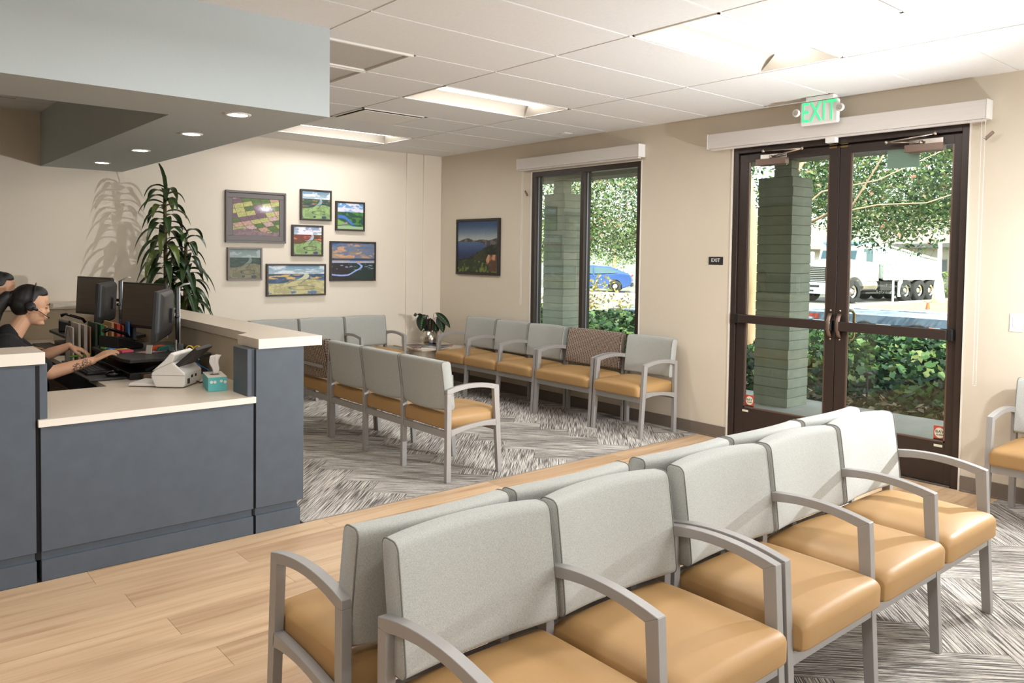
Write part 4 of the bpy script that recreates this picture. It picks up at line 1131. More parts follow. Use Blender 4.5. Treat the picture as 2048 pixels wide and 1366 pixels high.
art('square painting of a pale river between orange banks, centre of the group', (1.693, 1.835, 2.060, 1.494), var(seed=5, sky=C(.50, .56, .70), cloud=C(.90, .88, .90), farl=C(.46, .22, .16), mid=C(.28, .30, .14), acc=C(.80, .44, .30), river=C(.70, .70, .76), line=C(.10, .10, .16), bush=C(.26, .22, .40)))
art('small muted green painting in a grey frame, lower left of the group', (.992, 1.578, 1.358, 1.236), var(seed=8, sky=C(.42, .50, .50), low=C(.56, .60, .58), cloud=C(.62, .66, .66), farl=C(.16, .24, .22), mid=C(.22, .28, .20), acc=C(.22, .32, .28), river=C(.44, .50, .48), field=C(.50, .48, .36), bush=C(.22, .26, .28)), rgb(120, 108, 102))
art('wide painting of yellow and blue marshland, lowest of the group', (1.408, 1.41, 2.094, 1.060), var(seed=11, sky=C(.42, .56, .66), farl=C(.20, .30, .40), mid=C(.34, .42, .56), acc=C(.84, .68, .40), river=C(.78, .78, .66), field=C(.78, .74, .54), line=C(.30, .36, .34), bush=C(.28, .42, .62)))
art('sunset painting with a winding blue creek, lower right of the group', (2.148, 1.668, 2.732, 1.215), sunset)
q = picture('framed_photograph', 'dark-framed picture of a mountain lake on the tan window wall', (XW, 3.775, 1.628), .815, .655, .030, lake, rgb(34, 28, 25), wall='right', depth=.03)
# ------------------------------------------------------------------ corner table, plants
M_tabw = mat('table_laminate', rgb(206, 192, 172), .35)
t = empty('corner_table', (3.20, 4.12, 0)); tag(t, 'low beige corner table with a drum base between the two rows of chairs', 'table')
MB().lathe([(.0, .004), (.235, .004), (.235, .443)], 40).build('drum_base', M_tabw, t, smooth=False)
MB().box(-.30, .30, -.30, .30, .445, .465).build('table_top', M_tabw, t, bevel=.003)
mc = [(120, 60, 40), (150, 140, 130), (60, 70, 90), (170, 110, 60), (90, 85, 80), (190, 170, 150)]
mlb = ['rust-coloured magazine fanned on the corner table, at its left', 'pale grey magazine on the corner table', 'navy magazine on the corner table in front of the pot',
       'orange magazine on the corner table, at its right', 'dark grey magazine on the corner table', 'cream magazine on the corner table, nearest the window-wall bench']
for i, (x, y) in enumerate(((-.19, -.10), (-.08, -.16), (.02, -.13), (.14, -.10), (-.14, .04), (.17, .07))):
    q = empty('magazine', (3.20+x, 4.12+y, .466+.0045*(i % 3)), rnd.uniform(-.9, .9)); tag(q, mlb[i], 'magazine', 'magazines on the corner table')
    MB().box(-.105, .105, -.138, .138, 0, .004).build('pages', M_trimwhite, q)
    MB().box(-.1055, .1055, -.1385, .1385, .0041, .0046).build('cover', mat('mag%d' % i, rgb(*mc[i]), .3, noise=.5, nscale=14), q)

def leafmat(name, c1, c2, c3=None):
    m = mat(name, c1, .38, spec=.5); k = NT(m); b = m.node_tree.nodes['Principled BSDF']
    tc = k.n('TexCoord'); sp = k.n('SeparateXYZ'); k.l(tc.outputs['UV'], sp.inputs[0])
    u = k.math('ABSOLUTE', k.math('SUBTRACT', sp.outputs[0], .5))
    if c3 is None:
        n = k.n('TexNoise'); n.inputs['Scale'].default_value = 3; k.l(tc.outputs['Object'], n.inputs[0])
        col = k.ramp(n.outputs[0], [(.35, c1), (.7, c2)])
        col = k.mix(k.math('LESS_THAN', u, .05), col, c2)
    else:
        w = k.math('ADD', u, k.math('MULTIPLY', k.math('SINE', k.math('MULTIPLY', sp.outputs[1], 50.0)), .05))
        col = k.mix(k.math('LESS_THAN', w, .07), c1, c2)
        col = k.mix(k.math('GREATER_THAN', u, .44), col, c3)
    oi = k.n('ObjectInfo'); g = k.math('MULTIPLY_ADD', oi.outputs['Random'], .6, .7); cc = k.n('CombineColor'); [k.l(g, cc.inputs[i]) for i in range(3)]
    k.l(k.mix(1.0, col, cc.outputs[0], 'MULTIPLY'), b.inputs['Base Color']); return m
def leaf_obj(name, path, width, m, parent, cup=.12, side=None, shape=.8):
    """a blade along a path, widest at 'shape' power profile, creased along the midrib"""
    P = [Vector(p) for p in path]; n = len(P); vs = []; fs = []; uv = []
    for i, p in enumerate(P):
        t = i/(n-1); tan = (P[min(i+1, n-1)]-P[max(i-1, 0)]).normalized()
        s_ = side if side is not None else tan.cross(Vector((0, 0, 1)))
        s_ = (s_ - tan*s_.dot(tan)).normalized() if s_.length > 1e-5 else Vector((1, 0, 0))
        nr = s_.cross(tan); w = width/2*(sin(pi*min(1, t**shape))**.75 if 0 < t < 1 else .02)
        for j, a in enumerate((-1, -.5, 0, .5, 1)):
            vs.append(p+s_*w*a+nr*(w*cup*2*abs(a))); uv.append(((a+1)/2, t))
    for i in range(n-1):
        for j in range(4): fs.append((i*5+j, i*5+j+1, i*5+j+6, i*5+j+5))
    me = bpy.data.meshes.new(name); me.from_pydata([tuple(v) for v in vs], [], fs); me.update(); me.materials.append(m)
    ul = me.uv_layers.new(); 
    for lp in me.loops: ul.data[lp.index].uv = uv[lp.vertex_index]
    me.polygons.foreach_set('use_smooth', [True]*len(me.polygons))
    o = bpy.data.objects.new(name, me); link(o, parent); return o
M_dr = leafmat('dracaena_leaf', rgb(20, 42, 16), rgb(50, 78, 32))
M_dr2 = leafmat('dracaena_leaf_light', rgb(40, 62, 26), rgb(96, 110, 50))
M_cane = mat('cane_bark', rgb(96, 84, 58), .8, noise=.3, nscale=30, bump=.4, bscale=80)
def arch(base, az, L, rise, droop, n=9):
    out = []; d = Vector((cos(az), sin(az), 0))
    for i in range(n):
        t = i/(n-1); out.append(Vector(base)+d*(L*(t*.78-.18*t*t))+Vector((0, 0, rise*t-droop*t*t)))
    return out
pl_ = empty('potted_dracaena', (.30, 4.0, 0)); tag(pl_, 'tall dracaena corn plant with long drooping leaves behind the reception shelf', 'plant')
MB().lathe([(.0, .0), (.15, .0), (.19, .34), (.20, .36), (.18, .36), (.17, .31), (.0, .31)], 28, cap=False).build('pot', mat('pot_grey', rgb(120, 116, 110), .6), pl_, smooth=True)
MB().lathe([(.0, .315), (.17, .31)], 24, cap=False).build('soil', mat('soil', rgb(50, 38, 28), .95), pl_)
canes = ((-.08, .0, 2.06), (.08, -.03, 1.66), (.13, .05, 1.30))
for (cx, cy, hh) in canes:
    MB().tube([(cx*.6, cy*.6, .31), (cx, cy, hh*.6), (cx*1.1, cy*1.1, hh)], [.022, .019, .014], 10).build('cane', M_cane, pl_, smooth=True)
r2 = random.Random(5)
def crown(cx, cy, z0, z1, n, Lm, w, flop=1.0):
    for i in range(n):
        f = i/(n-1); z = z0+(z1-z0)*f; az = i*2.399+r2.uniform(-.25, .25)
        L = Lm*(1-.42*f)*r2.uniform(.8, 1.1); rise = (.06+.42*f)*r2.uniform(.8, 1.2)*L/.5*.6; dr = (.62-.20*f)*r2.uniform(.85, 1.15)*L/.5*.6*flop+rise*.55
        leaf_obj('leaf', arch((cx, cy, z), az, L, rise, dr), w*r2.uniform(.8, 1.1), M_dr if r2.random() < .78 else M_dr2, pl_, cup=.18, shape=.75)
crown(-.085, .0, 1.15, 2.10, 52, .55, .078)
crown(.086, -.033, .80, 1.72, 44, .54, .078)
crown(.14, .055, .62, 1.40, 34, .50, .072)
leaf_obj('leaf', [(-.085, .0, 2.02), (-.085, .0, 2.12), (-.10, -.01, 2.20), (-.125, -.02, 2.27), (-.15, -.03, 2.315), (-.17, -.03, 2.31)], .05, M_dr, pl_, cup=.15, shape=.7)

# small plant in a silver pot
sp_ = empty('potted_plant', (3.26, 4.18, .4755)); tag(sp_, 'small plant with dark veined leaves in a silver pot on the corner table', 'plant')
M_silver = mat('silver_pot', rgb(190, 182, 170), .22, metal=1, noise=.15, nscale=20)
MB().lathe([(.0, .0), (.078, .0), (.084, .02), (.088, .155), (.084, .155), (.080, .12), (.0, .12)], 36, cap=False).build('pot', M_silver, sp_, smooth=True)
MB().lathe([(.0, .125), (.080, .12)], 20, cap=False).build('soil', mat('soil_dark', rgb(40, 30, 24), .95), sp_)
M_cal = leafmat('veined_leaf', rgb(16, 30, 20), rgb(70, 104, 50), rgb(30, 52, 26))
M_stem = mat('plant_stem', rgb(74, 40, 44), .6)
vr = Vector((.76, -.65, 0))
for (du, top, tipu, tipz, w, fw_) in ((-.075, .345, -.115, .145, .135, -.03), (-.005, .30, -.01, .075, .155, -.07), (.045, .235, .05, .095, .09, -.05), (.075, .32, .15, .13, .105, -.02), (.06, .37, .235, .19, .075, .0), (-.08, .33, -.19, .335, .06, .05), (-.03, .345, -.045, .30, .07, .08)):
    q = vr; dv = Vector((-.65, -.76, 0))*(-fw_)*-1
    b0 = Vector((0, 0, .12)); b1 = q*du*.6+dv*.4+Vector((0, 0, top*.95)); p0 = q*du+dv+Vector((0, 0, top)); p1 = q*tipu+dv*1.5+Vector((0, 0, tipz))
    MB().tube([b0, (b0+b1)/2+q*du*.1, b1, p0], .0025, 5).build('stem', M_stem, sp_, smooth=True)
    mid = (p0+p1)/2+(q*(1 if tipu > 0 else -1)*.02)+Vector((0, 0, .03))+dv*.3
    pth = [p0*(1-t)**2+mid*2*t*(1-t)+p1*t*t for t in [i/8 for i in range(9)]]
    leaf_obj('leaf', pth, w, M_cal, sp_, cup=-.10, side=q if tipu < .2 else q+Vector((0, 0, .8)), shape=.85)
# ------------------------------------------------------------------ the receptionists
def evalmesh(mb, name, voxel, smooth, m, parent, iters=2):
    me = mb.mesh(name); o = bpy.data.objects.new(name+'_tmp', me); COL.objects.link(o)
    rm = o.modifiers.new('r', 'REMESH'); rm.mode = 'VOXEL'; rm.voxel_size = voxel; rm.use_smooth_shade = True
    sm = o.modifiers.new('s', 'SMOOTH'); sm.factor = .5; sm.iterations = smooth
    dg = bpy.context.evaluated_depsgraph_get(); me2 = bpy.data.meshes.new_from_object(o.evaluated_get(dg)); me2.name = name
    bpy.data.objects.remove(o)
    me2.materials.clear(); me2.materials.append(m)
    r = bpy.data.objects.new(name, me2)
    if parent is not None: link(r, parent)
    else: COL.objects.link(r)
    return r
def cap_(mb, a, b, ra, rb, flat=(1, 1), n=6):
    a, b = Vector(a), Vector(b); P = [a.lerp(b, i/n) for i in range(n+1)]; rr = [ra+(rb-ra)*i/n for i in range(n+1)]
    mb.tube(P, rr, 14, flat=flat); mb.sphere(a, ra*.99, 14, 10); mb.sphere(b, rb*.99, 14, 10)
def hand(mb, w, d, n, s, curl=.35, grip=0):
    """w wrist, d finger direction, n back of the hand, s towards the thumb"""
    w, d, n, s = Vector(w), Vector(d).normalized(), Vector(n).normalized(), Vector(s).normalized()
    offs = (-.030, -.0105, .0095, .029); lens = (.056, .070, .076, .068); kd = (.074, .082, .085, .080)
    for o_, L, k in zip(offs, lens, kd):
        p = w+d*k+s*o_; cap_(mb, w+s*o_*.45+d*.008, p, .0135, .0105, n=4)
        dr = d.copy(); c = curl*.5
        for q, f in enumerate((.44, .31, .25)):
            dr = (d*cos(c)-n*sin(c)).normalized(); e = p+dr*L*f; cap_(mb, p, e, .0094-.001*q, .0084-.001*q, n=3); p = e; c += curl
    b = w+d*.022+s*.022-n*.004; m1 = b+(d*.62+s*.72-n*.25).normalized()*.044; m2 = m1+(d*.95+s*.12-n*.3).normalized()*.030; m3 = m2+(d*.95-s*.15-n*.35).normalized()*.023
    cap_(mb, b, m1, .0145, .0110, n=3); cap_(mb, m1, m2, .0108, .0094, n=3); cap_(mb, m2, m3, .0094, .0078, n=3)
M_hair = mat('hair_black', rgb(24, 19, 18), .38, noise=.4, nscale=6, stretch=(30, 30, 3), bump=.5, bscale=60)
M_shirt = mat('black_tshirt', rgb(20, 19, 20), .85, noise=.1, nscale=9, bump=.4, bscale=22)
M_pants = mat('dark_trousers', rgb(30, 30, 34), .9)
def skin_mat(name, tattoo=None):
    m = mat(name, rgb(206, 158, 126), .5, noise=.04, nscale=14, bump=.12, bscale=300, spec=.35)
    b = m.node_tree.nodes['Principled BSDF']; b.inputs['Subsurface Weight'].default_value = .08; b.inputs['Subsurface Radius'].default_value = (.012, .005, .003)
    if tattoo:
        k = NT(m); tc = k.n('TexCoord'); base_l = b.inputs['Base Color'].links[0].from_socket
        vm = k.n('VectorMath'); vm.operation = 'DISTANCE'; k.l(tc.outputs['Object'], vm.inputs[0]); vm.inputs[1].default_value = tattoo[0]
        v2 = k.n('VectorMath'); v2.operation = 'DISTANCE'; k.l(tc.outputs['Object'], v2.inputs[0]); v2.inputs[1].default_value = tattoo[1]
        d = k.math('MINIMUM', vm.outputs['Value'], v2.outputs['Value'])
        vo = k.n('TexVoronoi'); vo.feature = 'DISTANCE_TO_EDGE'; vo.inputs['Scale'].default_value = 62; k.l(tc.outputs['Object'], vo.inputs['Vector'])
        nz = k.n('TexNoise'); nz.inputs['Scale'].default_value = 70; k.l(tc.outputs['Object'], nz.inputs[0])
        ink = k.math('MAXIMUM', k.math('LESS_THAN', vo.outputs[0], .10), k.math('GREATER_THAN', nz.outputs[0], .60))
        f = k.math('MULTIPLY', k.math('MULTIPLY', ink, k.math('LESS_THAN', d, .034)), .82)
        k.l(k.mix(f, base_l, rgb(52, 44, 44)), b.inputs['Base Color'])
    return m
def person(org, az, lb, RA, LA, headc, tilt, vox, skin, near=True, hair='ponytail'):
    q = empty('person', org); tag(q, lb, 'person'); O = Vector(org)
    L = lambda p: Vector(p)-O
    ca, sa = cos(az), sin(az); F = lambda x, y, z: Vector((x*ca-y*sa, x*sa+y*ca, z))   # body frame to object frame
    b = MB()
    hz = Matrix.Translation(L(headc)) @ Matrix.Rotation(az, 4, 'Z') @ Matrix.Rotation(tilt, 4, 'Y'); h = lambda x, y, z: tuple(hz @ Vector((x, y, z)))
    def ell(mb, c, r, sc, seg=18, ring=12): mb.sphere((0, 0, 0), r, seg, ring, sc, M=hz @ Matrix.Translation(c))
    ell(b, (-.012, 0, .028), .1, (.94, .745, .90)); ell(b, (.018, 0, -.030), .1, (.66, .60, .80)); ell(b, (.045, 0, -.085), .1, (.30, .30, .24))
    ell(b, (.062, 0, -.020), .1, (.20, .42, .42)); ell(b, (.063, 0, .045), .1, (.14, .52, .24))
    for s in (-1, 1):
        ell(b, (.050, s*.036, -.028), .1, (.26, .24, .26)); ell(b, (-.012, s*.072, -.010), .1, (.16, .05, .30)); ell(b, (-.018, s*.078, .004), .1, (.15, .045, .16))
    cap_(b, h(.076, 0, .018), h(.088, 0, -.017), .006, .0078); ell(b, (.085, 0, -.020), .1, (.08, .11, .06))
    ell(b, (.082, 0, -.053), .1, (.09, .23, .065)); ell(b, (.081, 0, -.064), .1, (.085, .20, .07)); ell(b, (.070, 0, -.092), .1, (.13, .19, .12))
    nk0 = F(.035, 0, 1.0); nk1 = Vector(h(-.02, 0, -.06)); cap_(b, nk0, nk1, .052, .045)
    sh = {s: F(.02, s*.165, .985) for s in (-1, 1)}
    cap_(b, F(0, 0, .60), F(.01, 0, .86), .135, .12, (1, 1)); cap_(b, F(.01, -.08, .90), F(.01, .08, .90), .10, .10); cap_(b, sh[-1], sh[1], .055, .055); cap_(b, F(0, -.09, .55), F(0, .09, .55), .11, .11)
    for s in (-1, 1):
        cap_(b, F(.02, s*.10, .56), F(.40, s*.12, .55), .085, .062); cap_(b, F(.40, s*.12, .54), F(.36, s*.12, .12), .060, .042); cap_(b, F(.35, s*.12, .065), F(.50, s*.13, .045), .042, .036)
    for s, A in ((-1, RA), (1, LA)):
        el, wr = L(A['elbow']), L(A['wrist']); cap_(b, sh[s], el, .050, .040); cap_(b, el, el.lerp(wr, .45), .040, .036); cap_(b, el.lerp(wr, .45), wr, .036, .0235)
        hand(b, wr, A['d'], A['n'], A['s'], A.get('curl', .35))
    body = evalmesh(b, 'body', vox, 3, skin, q)
    c = MB()
    cap_(c, F(0, 0, .60), F(.01, 0, .86), .152, .135); cap_(c, F(.01, -.08, .90), F(.01, .08, .90), .115, .115); cap_(c, sh[-1]+Vector((0, 0, -.002)), sh[1]+Vector((0, 0, -.002)), .066, .066)
    cap_(c, F(.02, 0, .97), F(.03, 0, 1.03), .085, .066)
    for s, A in ((-1, RA), (1, LA)):
        el = L(A['elbow']); cap_(c, sh[s], sh[s].lerp(el, A.get('sleeve', .85)), .064, .060, n=6)
    evalmesh(c, 'tshirt', max(vox, .006), 4, M_shirt, q)
    t = MB(); cap_(t, F(0, -.09, .54), F(0, .09, .54), .128, .128)
    for s in (-1, 1):
        cap_(t, F(.02, s*.10, .56), F(.40, s*.12, .55), .098, .075); cap_(t, F(.40, s*.12, .54), F(.365, s*.12, .13), .075, .06)
    evalmesh(t, 'trousers', .010, 3, M_pants, q)
    hr = MB()
    ell(hr, (-.030, 0, .036), .1, (.895, .80, .90)); ell(hr, (-.048, 0, -.002), .1, (.66, .745, .70)); ell(hr, (.008, 0, .080), .1, (.575, .64, .43))
    if hair == 'ponytail':
        cap_(hr, h(-.10, 0, .045), h(-.135, 0, .030), .030, .024); cap_(hr, h(-.135, 0, .03), h(-.175, .01, -.06), .034, .042); cap_(hr, h(-.175, .01, -.06), h(-.180, .01, -.20), .042, .036); cap_(hr, h(-.180, .01, -.20), h(-.165, .0, -.31), .036, .014)
    else:
        cap_(hr, h(-.06, .03, .0), h(-.09, .05, -.20), .055, .04); cap_(hr, h(-.06, -.03, .0), h(-.09, -.05, -.20), .055, .04)
    evalmesh(hr, 'hair', .005, 2, M_hair, body)
    if near:
        for s in (-1, 1):
            e = MB(); ell(e, (.074, s*.031, .004), .1, (.085, .115, .028), 12, 8); e.build('eyelid', mat('lid', rgb(112, 78, 62), .6), body, smooth=True)
            e = MB(); e.tube([h(.083, s*.014, .022), h(.086, s*.03, .028), h(.078, s*.048, .023)], .0028, 6); e.build('eyebrow', M_hair, body)
        e = MB(); ell(e, (.087, 0, -.058), .1, (.055, .19, .045), 14, 8); e.build('lips', mat('lips', rgb(176, 104, 90), .4), body, smooth=True)
        k = MB(); ring = [h(-.008, .092*cos(a), .028+.106*sin(a)) for a in [pi*i/16 for i in range(17)]]
        k.tube(ring, .005, 8, flat=(1.6, .7)); hs = k.build('headset', M_gloss, body, smooth=True); hs['label'] = 'black call headset with a thin microphone boom'
        for s in (-1, 1):
            MB().lathe([(.0, -.008), (.024, -.008), (.027, 0), (.024, .010), (.0, .012)], 20, M=hz @ Matrix.Translation((-.008, s*.088, .0)) @ Matrix.Rotation(s*R(-90), 4, 'X')).build('ear_cushion', M_monblk, body, smooth=True)
        MB().tube([h(.0, -.098, -.004), h(.045, -.086, -.022), h(.094, -.045, -.050)], .0022, 6).sphere(h(.096, -.042, -.051), .005, 8, 6).tube([h(.0, -.098, -.004), h(.03, -.092, -.014)], .008, 8).build('microphone_boom', M_black, body, smooth=True)
        MB().sphere(h(-.006, -.078, -.042), .004, 8, 6).build('earring', M_steel, body, smooth=True)
        MB().tube([h(-.118+.0, .026*cos(a), .037+.026*sin(a)) for a in [2*pi*i/12 for i in range(12)]], .007, 6, closed=True).build('hair_tie', M_black, body, smooth=True)
    return q
RA = dict(elbow=(-1.120, 1.66, .820), wrist=(-.892, 1.69, .872), d=(.80, .0, .42), n=(-.42, .0, .85), s=(-.1, 1, .15), curl=.42, sleeve=.80)
LA = dict(elbow=(-1.12, 2.15, .845), wrist=(-.945, 2.07, .925), d=(.75, -.35, -.30), n=(.35, -.05, .9), s=(-.3, -1, 0), curl=.55, sleeve=.85)
person((-1.32, 1.90, 0), R(-9), 'person in a black t-shirt with a ponytail and call headset, reaching for sticky notes', RA, LA, (-1.172, 1.885, 1.196), R(12), .005,
       skin_mat('skin_near', (Vector((-.985+1.32, 1.655-1.90, .835)), Vector((-.935+1.32, 1.665-1.90, .852)))))
RA2 = dict(elbow=(-1.20, 2.88, .83), wrist=(-1.0, 2.93, .80), d=(1, .1, -.1), n=(.1, 0, 1), s=(0, 1, 0), curl=.3)
LA2 = dict(elbow=(-1.20, 3.34, .83), wrist=(-1.0, 3.27, .80), d=(1, -.1, -.1), n=(.1, 0, 1), s=(0, -1, 0), curl=.3)
person((-1.36, 3.12, 0), R(-4), 'second person with long dark hair, mostly hidden at the left edge', RA2, LA2, (-1.165, 3.12, 1.245), R(10), .008, skin_mat('skin_far'), near=False, hair='loose')
mk = MB().tube([(-.06, .02, .0), (.05, -.015, .012)], .006, 8).build('marker_pen', mat('marker_green', rgb(130, 200, 60), .4), smooth=True, loc=(-.885, 2.035, .858)); tag(mk, 'green marker under the far hand of the receptionist', 'pen')
# ------------------------------------------------------------------ outside: walkway, columns, canopy
M_conc = mat('concrete', rgb(176, 170, 158), .85, noise=.12, nscale=3, bump=.3, bscale=60)
M_conc2 = mat('sidewalk_concrete', rgb(205, 198, 186), .85, noise=.08, nscale=1)
M_asph = mat('asphalt', rgb(128, 124, 118), .9, noise=.12, nscale=2, bump=.3, bscale=40)
M_soil = mat('bank_soil', rgb(74, 58, 42), .95, noise=.3, nscale=6)
M_dry = mat('dry_grass', rgb(168, 150, 110), .95, noise=.25, nscale=4)
M_block = mat('slump_block', rgb(150, 150, 132), .85, noise=.12, nscale=7, bump=.8, bscale=40, rand=.05)
M_stucco = mat('canopy_stucco', rgb(150, 140, 126), .85)
GZ = -.45
g = MB().box(XW+.16, 6.12, -9, 16, -.30, -.02).build('walkway', M_conc); struct(g); tag(g, 'concrete walkway outside the doors')
n = 26; vs = []; fs = []
for i in range(n+1):
    x = 6.12+4.2*i/n; z = -.10+.46*min(1, (i/n)/.55)**.9 if i < n*.7 else .36-.86*((i/n-.7)/.3)
    vs += [(x, -9, z), (x, 16, z)]
for i in range(n): fs.append((2*i, 2*i+1, 2*i+3, 2*i+2))
def bank_z(x):
    f = (x-6.12)/4.2
    return -.10+.46*min(1, f/.55)**.9 if f < .7 else .36-.86*((f-.7)/.3)
g = MB().add(vs, fs).build('planting_bank', M_soil, smooth=True); struct(g)
struct(MB().box(10.0, 26.2, -30, 60, GZ-.2, GZ).build('parking_asphalt', M_asph))
struct(MB().box(26.2, 30.2, -30, 60, GZ-.2, GZ+.03).build('sidewalk', M_conc2))
struct(MB().box(30.2, 90, 12.35, 60, GZ-.2, GZ).build('street', M_asph))
struct(MB().box(30.2, 90, -30, 12.15, GZ-.2, GZ+.05).build('verge', M_dry))
struct(MB().box(30.2, 90, 12.15, 12.35, GZ-.2, GZ+.12).build('street_kerb', M_conc2))
bmesh_block = {}
def column(x, y, lb):
    r = empty('block_column', (x, y, 0)); tag(r, lb, 'column'); S = .405; cz = .1005
    if 'b' not in bmesh_block:
        for q in range(4):
            rr_ = random.Random(q); mb = MB(); e = .0045
            mb.box(e*rr_.random(), S-e*rr_.random(), e*rr_.random(), S-e*rr_.random(), .0, cz-.004)
            bmesh_block[q] = share(mb, 'block', M_block)
        bmesh_block['b'] = 1
    for i in range(24):
        o = part('block', bmesh_block[i % 4], r, (rnd.uniform(-.003, .003), rnd.uniform(-.003, .003), -.02+i*cz), .006)
    for i in range(2):
        MB().box(.0, .15, .02, .22, 2.392+i*.085, 2.474+i*.085).build('cap_block', M_block, r, bevel=.006)
    MB().box(.012, S-.012, .012, S-.012, -.02, 2.39).build('core', M_block, r)
column(5.45, .83, 'grey slump-block column seen through the left entrance door')
column(5.45, 4.20, 'grey slump-block column seen through the window')
cn = MB().box(XW+.165, 6.3, -9, 16, 2.69, 2.83).box(5.40, 5.75, -9, 16, 2.565, 2.69).build('canopy_roof', M_stucco); struct(cn)
struct(MB().box(-6.2, XW+.165, -7.2, YB+.2, H+.31, H+.42).build('roof_slab', M_stucco))

# ------------------------------------------------------------------ foliage
rg = np.random.default_rng(4)
def leaves(name, P, size, m, parent=None, lobed=False, up=.35, jitter=.35):
    n = len(P); N = rg.normal(size=(n, 3)); N[:, 2] = np.abs(N[:, 2])+up; N /= np.linalg.norm(N, axis=1)[:, None]
    T = np.cross(N, rg.normal(size=(n, 3))); T /= np.linalg.norm(T, axis=1)[:, None]; B = np.cross(N, T)
    s = size*(1+jitter*rg.uniform(-1, 1, n))[:, None]
    if lobed: sh = [(0, -.5, 0), (.42, -.32, .05), (.30, .02, .0), (.48, .22, .06), (.0, .55, -.05), (-.48, .22, .06), (-.30, .02, .0), (-.42, -.32, .05)]
    else: sh = [(0, -.5, 0), (.26, -.05, .05), (0, .5, -.02), (-.26, -.05, .05)]
    k = len(sh); V = np.zeros((n, k, 3))
    for j, (a, b, c) in enumerate(sh): V[:, j] = P + s*(T*a+B*b+N*c)
    if lobed: F0 = [(0, 1, 2), (2, 3, 4), (4, 5, 6), (6, 7, 0), (0, 2, 4), (0, 4, 6)]
    else: F0 = [(0, 1, 2), (0, 2, 3)]
    F = (np.array(F0)[None]+(np.arange(n)*k)[:, None, None]).reshape(-1, 3)
    me = bpy.data.meshes.new(name); me.vertices.add(n*k); me.vertices.foreach_set('co', V.astype(np.float32).ravel())
    me.loops.add(F.size); me.loops.foreach_set('vertex_index', F.astype(np.int32).ravel())
    me.polygons.add(len(F)); me.polygons.foreach_set('loop_start', np.arange(0, F.size, 3, dtype=np.int32))
    me.update(calc_edges=True); me.materials.append(m)
    ca = me.color_attributes.new('tint', 'FLOAT_COLOR', 'POINT'); t = np.repeat(rg.uniform(0, 1, n), k); c4 = np.stack([t, t, t, np.ones_like(t)], 1)
    ca.data.foreach_set('color', c4.astype(np.float32).ravel())
    o = bpy.data.objects.new(name, me); link(o, parent); o['kind'] = 'stuff'; return o
def folmat(name, stops, tl=.35):
    m = bpy.data.materials.new(name); m.use_nodes = True; k = NT(m); b = m.node_tree.nodes['Principled BSDF']
    a = k.n('Attribute'); a.attribute_name = 'tint'; c = k.ramp(a.outputs['Fac'], stops)
    k.l(c, b.inputs['Base Color']); b.inputs['Roughness'].default_value = .5; b.inputs['Specular IOR Level'].default_value = .35
    tr = k.n('BsdfTranslucent'); k.l(c, tr.inputs[0]); mx = k.n('MixShader'); mx.inputs[0].default_value = tl
    k.l(b.outputs[0], mx.inputs[1]); k.l(tr.outputs[0], mx.inputs[2]); k.l(mx.outputs[0], m.node_tree.nodes['Material Output'].inputs[0]); return m
M_ivy = folmat('ivy_leaves', [(0, rgb(24, 44, 28)), (.5, rgb(46, 74, 46)), (.85, rgb(84, 120, 64)), (1, rgb(136, 142, 84))])
M_tree = folmat('tree_leaves', [(0, rgb(34, 58, 30)), (.45, rgb(70, 98, 46)), (.85, rgb(120, 138, 78)), (.96, rgb(170, 164, 120)), (1, rgb(190, 100, 96))], .25)
M_yel = folmat('shrub_leaves', [(0, rgb(96, 110, 52)), (.5, rgb(170, 160, 84)), (1, rgb(214, 170, 120))])
M_far = folmat('far_leaves', [(0, rgb(90, 120, 66)), (1, rgb(166, 182, 110))])
M_bark = mat('smooth_bark', rgb(176, 146, 116), .8, noise=.25, nscale=9, stretch=(1, 1, .3), bump=.4, bscale=30)
n = 15000
X_ = 6.14+3.5*rg.uniform(0, 1, n)**.85; Y_ = rg.uniform(-3.2, 8.6, n)
bz = np.array([bank_z(x) for x in X_]); lump = .5*fbm(X_*1.3, Y_*1.3, 3, 3)+.10
Z_ = bz+rg.uniform(.0, 1, n)**.6*(.04+.34*np.clip(lump, 0, 1)*np.clip((X_-6.1)/1.0, .25, 1))
iv = leaves('ivy_bed', np.stack([X_, Y_, Z_], 1), .105, M_ivy, lobed=True, up=.5); tag(iv, 'green ivy covering the bank outside the doors and window', 'ivy')
n = 1500; st = leaves('dry_stems', np.stack([6.14+.8*rg.uniform(0, 1, n), rg.uniform(-3, 4, n), -.06+.12*rg.uniform(0, 1, n)], 1), .10, folmat('dry_litter', [(0, rgb(110, 92, 66)), (1, rgb(160, 140, 104))], .1), up=1.5); tag(st, 'dry leaf litter at the foot of the ivy bank', 'leaf litter')
def cloud(ells, n):
    out = []; w = np.array([e[3]*e[4]*e[5] for e in ells]); w = w/w.sum()
    for e, f in zip(ells, w):
        k = int(n*f); d = rg.normal(size=(k, 3)); d /= np.linalg.norm(d, axis=1)[:, None]; r = rg.uniform(.35, 1, (k, 1))**.5
        out.append(np.array(e[:3])+d*r*np.array(e[3:6]))
    P = np.concatenate(out); keep = fbm(P[:, 0]*1.4+50, P[:, 1]*1.4+P[:, 2]*1.9, 9, 3) > .27
    return P[keep]
tr = empty('street_tree', (7.75, 2.75, .2)); tag(tr, 'multi-trunk tree with pale smooth bark and spreading leafy canopy just outside', 'tree')
